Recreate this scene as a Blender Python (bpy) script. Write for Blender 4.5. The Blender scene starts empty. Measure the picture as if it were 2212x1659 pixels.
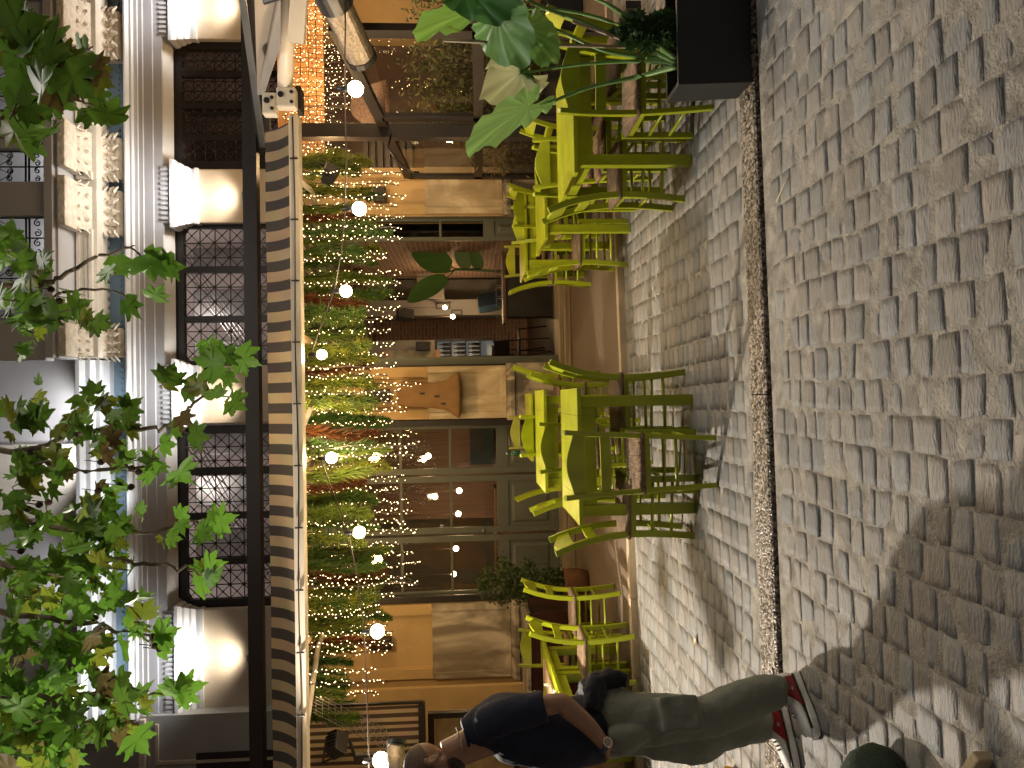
import bpy, bmesh, math, random
import numpy as np
from mathutils import Vector, Matrix, Euler
random.seed(7); rng = np.random.default_rng(7)
R = math.radians
SC = bpy.context.scene
COL = SC.collection
# ------------------------------------------------------------------ camera
# The photograph is stored on its side, so the camera is rolled by a quarter turn (world up = picture left).
F, CX, CY = 1600.0, 1106.0, 829.5
YAW, ROLL, PITCH, EYE = 0.020, 0.018, math.atan(95/1600.0), 1.5
fw = Vector((math.sin(YAW)*math.cos(PITCH), math.cos(YAW)*math.cos(PITCH), -math.sin(PITCH)))
r0 = Vector((math.cos(YAW), -math.sin(YAW), 0)); u0 = r0.cross(fw)
rt = r0*math.cos(ROLL) - u0*math.sin(ROLL)
up = u0*math.cos(ROLL) + r0*math.sin(ROLL)
cd = bpy.data.cameras.new('camera'); cam = bpy.data.objects.new('camera', cd); COL.objects.link(cam)
m3 = Matrix((-up, rt, -fw)).transposed()
cam.matrix_world = Matrix.Translation((0, 0, EYE)) @ m3.to_4x4()
cd.sensor_width = 36; cd.lens = 36*F/2212; cd.clip_end = 300; cd.clip_start = 0.02
SC.camera = cam
def P(X, Y, y=None, z=None, d=None):
    """point seen at (X, Y) of the 2212 x 1659 photo, on the plane y = const or z = const (offline measuring aid)"""
    u = 1659-Y; v = X
    r = fw*F + rt*(u-829.5) - up*(v-1106.0)
    if y is not None: t = y/r.y
    elif z is not None: t = (z-EYE)/r.z
    else: t = d/F
    return Vector((0, 0, EYE)) + r*t
# ------------------------------------------------------------------ world, light, exposure
SC.view_settings.view_transform = 'Standard'; SC.view_settings.look = 'None'
SC.view_settings.exposure = 0.35; SC.view_settings.gamma = 1.0
W = bpy.data.worlds.new('World'); SC.world = W; W.use_nodes = True
nt = W.node_tree; sky = nt.nodes.new('ShaderNodeTexSky'); sky.sky_type = 'NISHITA'; sky.sun_disc = False
sky.sun_elevation = R(1.0); sky.sun_rotation = R(200)
nt.nodes['Background'].inputs[1].default_value = 0.012
nt.links.new(sky.outputs[0], nt.nodes['Background'].inputs[0])
def lamp(name, kind, loc, energy, color=(1, 1, 1), size=0.1, aim=None, spot=None, blend=0.5, parent=None, label=None):
    d = bpy.data.lights.new(name, kind); d.energy = energy; d.color = color
    if kind == 'AREA': d.size = size
    else: d.shadow_soft_size = size
    if kind == 'SPOT': d.spot_size = R(spot); d.spot_blend = blend
    o = bpy.data.objects.new(name, d); COL.objects.link(o); o.location = loc
    if aim is not None:
        o.rotation_euler = (Vector(aim)-Vector(loc)).to_track_quat('-Z', 'Y').to_euler()
    if parent is not None: o.parent = parent
    return o
WARM = (1.0, 0.62, 0.28); AMB = (1.0, 0.50, 0.16); WHT = (1.0, 0.88, 0.74)
# flood lamp of the terrace at the left: throws the long shadows of the furniture and of the man
lamp('flood_key', 'SPOT', (-3.3, 5.85, 3.1), 820, (1.0, 0.89, 0.75), 0.05, aim=(0.2, 3.4, 0), spot=124, blend=0.35)
# added soft fills from behind and overhead, standing in for street lamps
lamp('street_fill', 'AREA', (-1.5, -5.5, 6.5), 30, (1.0, 0.90, 0.78), 3.0, aim=(0.3, 4.0, 0.0))
lamp('overhead_fill', 'AREA', (1.9, 4.0, 6.8), 132, (1.0, 0.93, 0.84), 2.2, aim=(0.8, 3.0, 0.0))
# street lamp left of the frame that lights the plane tree leaves
lamp('street_lamp_light', 'SPOT', (-3.6, 1.4, 2.6), 210, (1.0, .93, .72), .12, aim=(-1.2, 3.3, 4.0), spot=75, blend=.5)
# lamps hidden under the awning
for x, y, z, e in ((-2.6, 8.6, 3.05, 34), (-0.9, 8.7, 3.05, 40), (0.9, 8.7, 3.05, 34), (2.6, 8.3, 3.0, 40), (4.2, 7.4, 3.0, 30)):
    lamp('awning_lamp', 'POINT', (x, y, z), e, (1.0, 0.64, 0.29), 0.10)
lamp('garland_lamp', 'POINT', (-0.15, 7.0, 3.0), 14, (1.0, 0.85, 0.35), 0.05)
# added soft light from the right for the near pavement, at no fitting
lamp('right_fill', 'SPOT', (3.9, 5.2, 3.2), 110, (1.0, 0.87, 0.72), 0.45, aim=(1.6, 2.0, 0), spot=110, blend=0.9)

# ------------------------------------------------------------------ materials
def nodes_of(name):
    m = bpy.data.materials.new(name); m.use_nodes = True
    t = m.node_tree; return m, t, t.nodes['Principled BSDF']
def mat(name, col, rough=0.6, metal=0.0, var=0.15, vs=6.0, bump=0.0, bs=40.0, col2=None, stretch=None, spec=None, trans=0.0, detail=6, obj=True):
    m, t, b = nodes_of(name); N = t.nodes; L = t.links
    tc = N.new('ShaderNodeTexCoord'); mp = N.new('ShaderNodeMapping'); L.new(tc.outputs['Object'], mp.inputs[0])
    if stretch: mp.inputs['Scale'].default_value = stretch
    n = N.new('ShaderNodeTexNoise'); n.inputs['Scale'].default_value = vs; n.inputs['Detail'].default_value = detail
    L.new(mp.outputs[0], n.inputs['Vector'])
    cr = N.new('ShaderNodeValToRGB'); c = Vector(col)
    a = c*(1-var); bb = Vector(col2) if col2 else c*(1+var)
    cr.color_ramp.elements[0].position = 0.32; cr.color_ramp.elements[1].position = 0.68
    cr.color_ramp.elements[0].color = (*a, 1); cr.color_ramp.elements[1].color = (*[min(1, x) for x in bb], 1)
    L.new(n.outputs[0], cr.inputs[0]); L.new(cr.outputs[0], b.inputs['Base Color'])
    b.inputs['Roughness'].default_value = rough; b.inputs['Metallic'].default_value = metal
    if spec is not None: b.inputs['Specular IOR Level'].default_value = spec
    if bump:
        n2 = N.new('ShaderNodeTexNoise'); n2.inputs['Scale'].default_value = bs; n2.inputs['Detail'].default_value = 5
        L.new(mp.outputs[0], n2.inputs['Vector'])
        bp = N.new('ShaderNodeBump'); bp.inputs['Strength'].default_value = bump; bp.inputs['Distance'].default_value = 0.02
        L.new(n2.outputs[0], bp.inputs['Height']); L.new(bp.outputs[0], b.inputs['Normal'])
    if trans:
        # leaves: some light passes through
        tr = N.new('ShaderNodeBsdfTranslucent'); mx = N.new('ShaderNodeMixShader'); mx.inputs[0].default_value = trans
        L.new(cr.outputs[0], tr.inputs[0]); L.new(b.outputs[0], mx.inputs[1]); L.new(tr.outputs[0], mx.inputs[2])
        L.new(mx.outputs[0], N['Material Output'].inputs['Surface'])
    return m
def emis(name, col, s, sample=False):
    m, t, b = nodes_of(name); b.inputs['Base Color'].default_value = (*col, 1)
    b.inputs['Emission Color'].default_value = (*col, 1); b.inputs['Emission Strength'].default_value = s
    try: m.cycles.emission_sampling = 'AUTO' if sample else 'NONE'
    except Exception: pass
    return m
def glassmat(name, tint=(1, 1, 1), refl=1.0, rough=0.02):
    m, t, b = nodes_of(name); N = t.nodes; L = t.links
    tr = N.new('ShaderNodeBsdfTransparent'); tr.inputs[0].default_value = (*tint, 1)
    gl = N.new('ShaderNodeBsdfGlossy'); gl.inputs['Roughness'].default_value = rough
    lw = N.new('ShaderNodeLayerWeight'); lw.inputs[0].default_value = .5; pw = N.new('ShaderNodeMath'); pw.operation = 'POWER'; pw.inputs[1].default_value = 4.0; L.new(lw.outputs['Facing'], pw.inputs[0]); fr = N.new('ShaderNodeMath'); fr.operation = 'MULTIPLY_ADD'; fr.inputs[1].default_value = .55*refl; fr.inputs[2].default_value = .045; L.new(pw.outputs[0], fr.inputs[0])
    mx = N.new('ShaderNodeMixShader'); L.new(fr.outputs[0], mx.inputs[0]); L.new(tr.outputs[0], mx.inputs[1]); L.new(gl.outputs[0], mx.inputs[2])
    L.new(mx.outputs[0], N['Material Output'].inputs['Surface']); return m
def brickmat(name, c1, c2, mortar, scale=1.0, bw=0.22, rh=0.075, ms=0.012, rough=0.85, bump=0.6, axis='xz'):
    m, t, b = nodes_of(name); N = t.nodes; L = t.links
    tc = N.new('ShaderNodeTexCoord'); sp = N.new('ShaderNodeSeparateXYZ'); cb = N.new('ShaderNodeCombineXYZ')
    L.new(tc.outputs['Object'], sp.inputs[0])
    ii = {'xz': (0, 2), 'yz': (1, 2), 'xy': (0, 1)}[axis]
    L.new(sp.outputs[ii[0]], cb.inputs[0]); L.new(sp.outputs[ii[1]], cb.inputs[1])
    nz = N.new('ShaderNodeTexNoise'); nz.inputs['Scale'].default_value = 7; L.new(cb.outputs[0], nz.inputs['Vector'])
    ms_ = N.new('ShaderNodeVectorMath'); ms_.operation = 'SCALE'; ms_.inputs['Scale'].default_value = 0.02
    L.new(nz.outputs['Color'], ms_.inputs[0]); ad = N.new('ShaderNodeVectorMath'); ad.operation = 'ADD'
    L.new(cb.outputs[0], ad.inputs[0]); L.new(ms_.outputs[0], ad.inputs[1])
    br = N.new('ShaderNodeTexBrick'); L.new(ad.outputs[0], br.inputs['Vector'])
    br.inputs['Color1'].default_value = (*c1, 1); br.inputs['Color2'].default_value = (*c2, 1); br.inputs['Mortar'].default_value = (*mortar, 1)
    br.inputs['Scale'].default_value = scale; br.inputs['Brick Width'].default_value = bw; br.inputs['Row Height'].default_value = rh
    br.inputs['Mortar Size'].default_value = ms; br.inputs['Mortar Smooth'].default_value = 0.3; br.inputs['Bias'].default_value = 0.0
    n2 = N.new('ShaderNodeTexNoise'); n2.inputs['Scale'].default_value = 25; n2.inputs['Detail'].default_value = 6; L.new(cb.outputs[0], n2.inputs['Vector'])
    mxc = N.new('ShaderNodeMix'); mxc.data_type = 'RGBA'; mxc.blend_type = 'MULTIPLY'; mxc.inputs[0].default_value = 0.7
    L.new(br.outputs['Color'], mxc.inputs[6]); L.new(n2.outputs['Color'], mxc.inputs[7])
    gm = N.new('ShaderNodeGamma'); gm.inputs[1].default_value = 0.75; L.new(mxc.outputs[2], gm.inputs[0])
    L.new(gm.outputs[0], b.inputs['Base Color']); b.inputs['Roughness'].default_value = rough
    bp = N.new('ShaderNodeBump'); bp.inputs['Strength'].default_value = bump; bp.inputs['Distance'].default_value = 0.01; bp.invert = True
    L.new(br.outputs['Fac'], bp.inputs['Height']); L.new(bp.outputs[0], b.inputs['Normal'])
    return m
def marble(name, base, vein, scale=3.0, rough=0.4, ws=6.0):
    m, t, b = nodes_of(name); N = t.nodes; L = t.links
    tc = N.new('ShaderNodeTexCoord'); mp = N.new('ShaderNodeMapping'); mp.inputs['Rotation'].default_value = (0.3, 0.9, 0.2)
    mp.inputs['Scale'].default_value = (1.0, 1.0, 0.45); L.new(tc.outputs['Object'], mp.inputs[0])
    n = N.new('ShaderNodeTexNoise'); n.inputs['Scale'].default_value = scale; n.inputs['Detail'].default_value = 9; n.inputs['Distortion'].default_value = 1.6
    L.new(mp.outputs[0], n.inputs['Vector'])
    cr = N.new('ShaderNodeValToRGB'); e = cr.color_ramp.elements
    e[0].position = 0.40; e[0].color = (*base, 1); e[1].position = 0.62; e[1].color = (*vein, 1)
    x = e.new(0.52); x.color = (*[(a*0.55+c*0.45) for a, c in zip(base, vein)], 1)
    L.new(n.outputs[0], cr.inputs[0]); L.new(cr.outputs[0], b.inputs['Base Color']); b.inputs['Roughness'].default_value = rough
    return m
def stripes(name, c1, c2, period, axis=0, rough=0.85, trans=0.25, duty=0.5, off=0.0):
    m, t, b = nodes_of(name); N = t.nodes; L = t.links
    tc = N.new('ShaderNodeTexCoord'); sp = N.new('ShaderNodeSeparateXYZ'); L.new(tc.outputs['Object'], sp.inputs[0])
    a = N.new('ShaderNodeMath'); a.operation = 'MULTIPLY_ADD'; a.inputs[1].default_value = 1/period; a.inputs[2].default_value = 100+off
    L.new(sp.outputs[axis], a.inputs[0]); f = N.new('ShaderNodeMath'); f.operation = 'FRACT'; L.new(a.outputs[0], f.inputs[0])
    g = N.new('ShaderNodeMath'); g.operation = 'GREATER_THAN'; g.inputs[1].default_value = duty; L.new(f.outputs[0], g.inputs[0])
    n = N.new('ShaderNodeTexNoise'); n.inputs['Scale'].default_value = 5; L.new(tc.outputs['Object'], n.inputs['Vector'])
    mx = N.new('ShaderNodeMix'); mx.data_type = 'RGBA'; mx.inputs[6].default_value = (*c1, 1); mx.inputs[7].default_value = (*c2, 1)
    L.new(g.outputs[0], mx.inputs[0])
    m2 = N.new('ShaderNodeMix'); m2.data_type = 'RGBA'; m2.blend_type = 'MULTIPLY'; m2.inputs[0].default_value = 0.35
    L.new(mx.outputs[2], m2.inputs[6]); L.new(n.outputs['Color'], m2.inputs[7])
    L.new(m2.outputs[2], b.inputs['Base Color']); b.inputs['Roughness'].default_value = rough
    tr = N.new('ShaderNodeBsdfTranslucent'); ms = N.new('ShaderNodeMixShader'); ms.inputs[0].default_value = trans
    L.new(m2.outputs[2], tr.inputs[0]); L.new(b.outputs[0], ms.inputs[1]); L.new(tr.outputs[0], ms.inputs[2])
    L.new(ms.outputs[0], N['Material Output'].inputs['Surface']); return m
def attr_leaf(name, rough=0.45, trans=0.35, spec=0.4):
    """leaf colour from a per-leaf colour attribute"""
    m, t, b = nodes_of(name); N = t.nodes; L = t.links
    at = N.new('ShaderNodeAttribute'); at.attribute_name = 'Col'
    L.new(at.outputs['Color'], b.inputs['Base Color']); b.inputs['Roughness'].default_value = rough; b.inputs['Specular IOR Level'].default_value = spec
    tr = N.new('ShaderNodeBsdfTranslucent'); ms = N.new('ShaderNodeMixShader'); ms.inputs[0].default_value = trans
    L.new(at.outputs['Color'], tr.inputs[0]); L.new(b.outputs[0], ms.inputs[1]); L.new(tr.outputs[0], ms.inputs[2])
    L.new(ms.outputs[0], N['Material Output'].inputs['Surface']); return m
M = {}
M['lime'] = mat('lime_paint', (0.29, 0.33, 0.009), 0.33, var=0.20, vs=5, bump=0.06, bs=60, stretch=(1, 1, 0.3))
M['limeyel'] = mat('yellow_lime_paint', (0.56, 0.50, 0.015), 0.4, var=0.10, vs=9, bump=0.06, bs=60)
M['rush'] = mat('rush_weave', (0.20, 0.13, 0.075), 0.9, var=0.45, vs=60, bump=0.9, bs=150, stretch=(1, 0.15, 1))
M['black'] = mat('black_steel', (0.018, 0.015, 0.014), 0.4, var=0.2, bump=0.03)
M['blackm'] = mat('black_planter_metal', (0.010, 0.011, 0.014), 0.55, var=0.25, vs=3)
M['brownsteel'] = mat('dark_brown_steel', (0.024, 0.017, 0.014), 0.45, var=0.2, vs=3)
M['silver'] = mat('galvanised_steel', (0.32, 0.31, 0.30), 0.3, metal=0.8, var=0.15)
M['white_al'] = mat('cream_aluminium', (0.62, 0.54, 0.44), 0.4, var=0.07, vs=2)
M['wall'] = mat('ochre_stucco', (0.52, 0.36, 0.17), 0.8, var=0.10, vs=2.2, bump=0.12, bs=30)
M['wallup'] = mat('beige_stucco', (0.48, 0.40, 0.31), 0.8, var=0.10, vs=3, bump=0.15, bs=25)
M['stoneup'] = mat('pale_stone_moulding', (0.54, 0.53, 0.52), 0.65, var=0.07, vs=4)
M['greyup'] = mat('grey_stone_fascia', (0.38, 0.365, 0.36), 0.6, var=0.06, vs=2)
M['blue'] = mat('slate_blue_frieze', (0.12, 0.17, 0.21), 0.6, var=0.08, vs=3)
M['cream'] = mat('carved_cream_stone', (0.56, 0.49, 0.39), 0.7, var=0.18, vs=14, bump=0.9, bs=22)
M['panelstone'] = mat('pale_panel_stone', (0.55, 0.50, 0.42), 0.6, var=0.12, vs=4, bump=0.1)
M['greyb'] = mat('grey_render', (0.33, 0.32, 0.29), 0.8, var=0.1, vs=1.5)
M['marble'] = marble('cream_marble', (0.46, 0.36, 0.22), (0.70, 0.60, 0.43), 2.4, 0.45)
M['marbleg'] = marble('grey_veined_marble', (0.12, 0.105, 0.085), (0.48, 0.42, 0.34), 3.4, 0.4)
M['door'] = mat('grey_green_joinery', (0.105, 0.118, 0.098), 0.5, var=0.08, vs=4)
M['glass'] = glassmat('window_glass', (0.93, 0.93, 0.9))
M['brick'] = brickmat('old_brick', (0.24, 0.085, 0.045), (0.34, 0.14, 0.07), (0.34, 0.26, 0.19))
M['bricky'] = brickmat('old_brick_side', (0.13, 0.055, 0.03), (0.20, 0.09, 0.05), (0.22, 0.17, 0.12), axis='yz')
M['concrete'] = mat('bare_concrete', (0.14, 0.125, 0.105), 0.8, var=0.2, vs=2.5, bump=0.2)
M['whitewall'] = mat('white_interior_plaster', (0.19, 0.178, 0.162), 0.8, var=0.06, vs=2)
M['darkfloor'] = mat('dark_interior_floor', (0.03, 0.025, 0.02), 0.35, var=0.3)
M['wood'] = mat('warm_wood', (0.36, 0.19, 0.075), 0.5, var=0.25, vs=3, stretch=(0.4, 4, 14))
M['darkwood'] = mat('dark_wood', (0.09, 0.05, 0.03), 0.5, var=0.3, vs=3, stretch=(1, 4, 8))
M['bulbglass'] = emis('lit_bulb', (1.0, 0.82, 0.55), 22.0)
M['led'] = emis('led', (1.0, 0.74, 0.36), 9.0)
M['wire'] = mat('dark_wire', (0.05, 0.03, 0.02), 0.6)
M['cover'] = mat('tan_cover_cloth', (0.24, 0.135, 0.055), 0.85, var=0.15, vs=5, bump=0.25, bs=12)
M['fabric'] = stripes('striped_awning_cloth', (0.40, 0.29, 0.175), (0.060, 0.047, 0.040), 0.176, 0)
M['palecloth'] = mat('pale_awning_cloth', (0.42, 0.36, 0.30), 0.85, var=0.05, vs=2)
M['soil'] = mat('potting_soil', (0.04, 0.028, 0.02), 0.95, var=0.5, vs=30, bump=0.8)
M['wicker'] = mat('brown_wicker', (0.17, 0.075, 0.035), 0.8, var=0.5, vs=45, bump=0.9, bs=90, stretch=(1, 1, 2))
M['leaf'] = attr_leaf('leaf')
M['needle'] = attr_leaf('needle', 0.5, 0.25)

# ------------------------------------------------------------------ mesh helpers
class MB:
    def __init__(s): s.v = []; s.f = []; s.c = []
    def add(s, vs, fs, col=None):
        o = len(s.v); s.v += [tuple(v) for v in vs]; s.f += [tuple(i+o for i in f) for f in fs]
        if col is not None: s.c += [col]*len(vs)
        return s
    def box(s, x0, x1, y0, y1, z0, z1, b=0.0):
        x0, x1 = min(x0, x1), max(x0, x1); y0, y1 = min(y0, y1), max(y0, y1); z0, z1 = min(z0, z1), max(z0, z1)
        b = min(b, (x1-x0)*.45, (y1-y0)*.45, (z1-z0)*.45)
        if b <= 0:
            vs = [(x, y, z) for x in (x0, x1) for y in (y0, y1) for z in (z0, z1)]
            s.add(vs, [(0, 1, 3, 2), (4, 6, 7, 5), (0, 4, 5, 1), (2, 3, 7, 6), (0, 2, 6, 4), (1, 5, 7, 3)])
        else:
            bm = bmesh.new(); bmesh.ops.create_cube(bm, size=1)
            for v in bm.verts: v.co = Vector(((x0+x1)/2+v.co.x*(x1-x0), (y0+y1)/2+v.co.y*(y1-y0), (z0+z1)/2+v.co.z*(z1-z0)))
            bmesh.ops.bevel(bm, geom=bm.edges[:], offset=b, segments=2, affect='EDGES', profile=0.6)
            s.bm(bm)
        return s
    def bm(s, bm, free=True):
        bm.verts.index_update(); s.add([v.co for v in bm.verts], [[v.index for v in f.verts] for f in bm.faces])
        if free: bm.free()
        return s
    def loft(s, rings, cap=True, closed=True, col=None):
        n = len(rings[0]); vs = [p for r in rings for p in r]; fs = []
        for i in range(len(rings)-1):
            for j in range(n if closed else n-1):
                k = (j+1) % n; fs.append((i*n+j, i*n+k, (i+1)*n+k, (i+1)*n+j))
        if cap and closed: fs += [tuple(range(n-1, -1, -1)), tuple((len(rings)-1)*n+j for j in range(n))]
        return s.add(vs, fs, col)
    def tube(s, pts, r, n=8, cap=True, col=None):
        pts = [Vector(p) for p in pts]; rings = []
        for i, p in enumerate(pts):
            t = (pts[min(i+1, len(pts)-1)]-pts[max(i-1, 0)])
            if t.length < 1e-9: t = Vector((0, 0, 1))
            t.normalize()
            a = Vector((0, 0, 1)) if abs(t.z) < .9 else Vector((0, 1, 0))
            u = t.cross(a).normalized(); w = t.cross(u); rr = r[i] if isinstance(r, (list, tuple)) else r
            rings.append([p+u*rr*math.cos(2*math.pi*k/n)+w*rr*math.sin(2*math.pi*k/n) for k in range(n)])
        return s.loft(rings, cap, True, col)
    def bar(s, pts, w, h, side=(1, 0, 0)):
        """rectangular section swept along pts; w along side, h across"""
        pts = [Vector(p) for p in pts]; sd = Vector(side).normalized(); rings = []
        for i, p in enumerate(pts):
            t = (pts[min(i+1, len(pts)-1)]-pts[max(i-1, 0)]).normalized()
            n_ = t.cross(sd).normalized(); s2 = n_.cross(t).normalized()
            rings.append([p+s2*w/2*a+n_*h/2*b for a, b in ((-1, -1), (1, -1), (1, 1), (-1, 1))])
        return s.loft(rings)
    def lathe(s, prof, c=(0, 0, 0), n=24, cap=False):
        c = Vector(c); return s.loft([[c+Vector((r*math.cos(2*math.pi*k/n), r*math.sin(2*math.pi*k/n), z)) for k in range(n)] for r, z in prof], cap)
    def prism(s, prof, x0, x1):
        """profile of (y, z) extruded along x"""
        return s.loft([[(x0, y, z) for y, z in prof], [(x1, y, z) for y, z in prof]])
    def sphere(s, c, r, u=12, v=8, sc=(1, 1, 1)):
        bm = bmesh.new(); bmesh.ops.create_uvsphere(bm, u_segments=u, v_segments=v, radius=r)
        for q in bm.verts: q.co = Vector((q.co.x*sc[0]+c[0], q.co.y*sc[1]+c[1], q.co.z*sc[2]+c[2]))
        return s.bm(bm)
    def build(s, name, material, parent=None, smooth=False, loc=None, bevel=0.0):
        me = bpy.data.meshes.new(name); me.from_pydata(s.v, [], s.f); me.update()
        bm = bmesh.new(); bm.from_mesh(me); bmesh.ops.recalc_face_normals(bm, faces=bm.faces); bm.to_mesh(me); bm.free()
        if s.c and len(s.c) == len(s.v):
            at = me.color_attributes.new('Col', 'FLOAT_COLOR', 'POINT')
            at.data.foreach_set('color', np.array([(*c, 1) for c in s.c], dtype=np.float32).ravel())
        if material is not None: me.materials.append(material)
        if smooth: me.polygons.foreach_set('use_smooth', [True]*len(me.polygons))
        o = bpy.data.objects.new(name, me); COL.objects.link(o)
        if parent is not None: o.parent = parent
        if loc is not None: o.location = loc
        if bevel:
            md = o.modifiers.new('b', 'BEVEL'); md.width = bevel; md.segments = 2; md.limit_method = 'ANGLE'
        return o
def tag(o, label=None, cat=None, group=None, kind=None):
    if label: o['label'] = label
    if cat: o['category'] = cat
    if group: o['group'] = group
    if kind: o['kind'] = kind
    return o
def thing(name, label, cat, loc=(0, 0, 0), rz=0, group=None):
    o = bpy.data.objects.new(name, None); COL.objects.link(o); o.location = loc; o.rotation_euler = (0, 0, rz)
    o.empty_display_size = 0.1
    return tag(o, label, cat, group)
def tree_copy(o, parent=None):
    c = o.copy(); COL.objects.link(c); c.parent = parent
    for ch in list(o.children): tree_copy(ch, c)
    return c
def XZ(X0, X1, Y0, Y1, y):
    """photo rectangle (X down = height, Y right to left) -> x0, x1, z0, z1 on the plane y"""
    xm, ym = (X0+X1)/2, (Y0+Y1)/2
    return P(xm, Y1, y).x, P(xm, Y0, y).x, P(X1, ym, y).z, P(X0, ym, y).z
def zat(X, y, Y=830): return P(X, Y, y).z
def xat(Y, y, X=900): return P(X, Y, y).x
# ------------------------------------------------------------------ ground
def stone_field(name, rows, z, relief, seedn, clip=None, grid=5, gap=0.010, tilt=1.0):
    """one sheet of cut stone setts: rows = (x_start, x_end, y_start, y_end, row width, stone length)"""
    rg = np.random.default_rng(seedn); V = []; Fc = []; C = []; o = 0
    x0, x1, y0, y1, rw, sl = rows
    x = x0; g = grid; ii, jj = np.meshgrid(np.linspace(-1, 1, g), np.linspace(-1, 1, g), indexing='ij')
    quad = np.array([(i*g+j, (i+1)*g+j, (i+1)*g+j+1, i*g+j+1) for i in range(g-1) for j in range(g-1)])
    ring = [i*g for i in range(g)]+[(g-1)*g+j for j in range(1, g)]+[i*g+g-1 for i in range(g-2, -1, -1)]+[j for j in range(g-2, 0, -1)]
    ring = np.array(ring); nr = len(ring)
    while x < x1:
        w = rw*rg.uniform(.9, 1.1); y = y0 - rg.uniform(0, sl)
        ph = rg.uniform(0, 6)
        while y < y1:
            l = sl*rg.uniform(.78, 1.25); cx, cy = x+w/2, y+l/2
            if clip is None or clip(cx, cy):
                hw, hl = w/2-gap*rg.uniform(.25, .65), l/2-gap*rg.uniform(.2, .6)
                # rounded square outline
                sq = np.maximum(np.abs(ii), np.abs(jj)); rr = 0.5*(1/np.maximum(1e-6, np.sqrt(ii**2+jj**2))*sq)
                k = rg.uniform(.0, .12); fac = (1-k)+k*np.where(sq > 0, 1/np.maximum(1e-6, np.hypot(ii, jj))*sq*1.15, 1)
                sk = rg.normal(0, .05, 4)
                px = cx + ii*hw*fac + sk[0]*hw*jj + 0.012*math.sin(cy*1.9+ph*.2+x)
                py = cy + jj*hl*fac + sk[1]*hl*ii
                h = relief*(rg.uniform(.66, .95) - .10*np.abs(ii)**8 - .10*np.abs(jj)**8) + relief*tilt*(ii*rg.normal(0, .13)+jj*rg.normal(-.10, .22)) + rg.normal(0, relief*.05, ii.shape)
                if rg.random() < .12: h = h + relief*rg.uniform(.1, .5)
                top = np.stack([px, py, z+h], -1).reshape(-1, 3)
                bot = top[ring].copy(); bot[:, 2] = z-0.02
                V.append(top); V.append(bot); nt_ = g*g
                Fc.append(quad+o)
                sk_ = np.array([(ring[a], nt_+a, nt_+(a+1) % nr, ring[(a+1) % nr]) for a in range(nr)])+o
                Fc.append(sk_); o += nt_+nr
                t = rg.uniform(.78, 1.16); hue = rg.uniform(-.06, .06)
                C.append(np.tile([t*(1+hue), t, t*(1-hue), 1], (nt_+nr, 1)))
            y += l
        x += w
    V = np.concatenate(V); Fc = np.concatenate(Fc); C = np.concatenate(C).astype(np.float32)
    me = bpy.data.meshes.new(name); me.from_pydata(V.tolist(), [], Fc.tolist()); me.update()
    at = me.color_attributes.new('Col', 'FLOAT_COLOR', 'POINT'); at.data.foreach_set('color', C.ravel())
    me.polygons.foreach_set('use_smooth', [True]*len(me.polygons))
    ob = bpy.data.objects.new(name, me); COL.objects.link(ob); tag(ob, kind='structure'); return ob
def stonemat(name, base, rough=0.45, bump=0.5, dirt=(0.14, 0.10, 0.06)):
    m, t, b = nodes_of(name); N = t.nodes; L = t.links
    at = N.new('ShaderNodeAttribute'); at.attribute_name = 'Col'; tc = N.new('ShaderNodeTexCoord')
    mp = N.new('ShaderNodeMapping'); mp.inputs['Scale'].default_value = (1.0, 3.2, 3); L.new(tc.outputs['Object'], mp.inputs[0])
    n1 = N.new('ShaderNodeTexNoise'); n1.inputs['Scale'].default_value = 22; n1.inputs['Detail'].default_value = 8; n1.inputs['Roughness'].default_value = .65
    L.new(mp.outputs[0], n1.inputs['Vector'])
    cr = N.new('ShaderNodeValToRGB'); cr.color_ramp.elements[0].position = .25; cr.color_ramp.elements[1].position = .8
    bv = Vector(base); cr.color_ramp.elements[0].color = (*(bv*.72), 1); cr.color_ramp.elements[1].color = (*(bv*1.25), 1)
    L.new(n1.outputs[0], cr.inputs[0])
    mx = N.new('ShaderNodeMix'); mx.data_type = 'RGBA'; mx.blend_type = 'MULTIPLY'; mx.inputs[0].default_value = 1
    L.new(cr.outputs[0], mx.inputs[6]); L.new(at.outputs['Color'], mx.inputs[7])
    n3 = N.new('ShaderNodeTexNoise'); n3.inputs['Scale'].default_value = 0.9; n3.inputs['Detail'].default_value = 4; L.new(tc.outputs['Object'], n3.inputs['Vector'])
    c3 = N.new('ShaderNodeValToRGB'); c3.color_ramp.elements[0].position = .58; c3.color_ramp.elements[1].position = .8
    c3.color_ramp.elements[1].color = (.5, .5, .5, 1); L.new(n3.outputs[0], c3.inputs[0])
    m2 = N.new('ShaderNodeMix'); m2.data_type = 'RGBA'; m2.inputs[7].default_value = (*dirt, 1); L.new(c3.outputs[0], m2.inputs[0]); L.new(mx.outputs[2], m2.inputs[6])
    L.new(m2.outputs[2], b.inputs['Base Color'])
    n2 = N.new('ShaderNodeTexNoise'); n2.inputs['Scale'].default_value = 34; n2.inputs['Detail'].default_value = 7; L.new(mp.outputs[0], n2.inputs['Vector'])
    bp = N.new('ShaderNodeBump'); bp.inputs['Strength'].default_value = bump; bp.inputs['Distance'].default_value = 0.012
    L.new(n2.outputs[0], bp.inputs['Height']); L.new(bp.outputs[0], b.inputs['Normal'])
    rr = N.new('ShaderNodeMapRange'); rr.inputs['To Min'].default_value = rough-.15; rr.inputs['To Max'].default_value = rough+.2; L.new(n1.outputs[0], rr.inputs[0])
    L.new(rr.outputs[0], b.inputs['Roughness']); return m
KS = 0.035   # the drain strip and the sett rows are turned a little against the facade
def kerb_y(x): return 3.595 + KS*x
def deck_y(x): return 6.76 + 0.09*x
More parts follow.
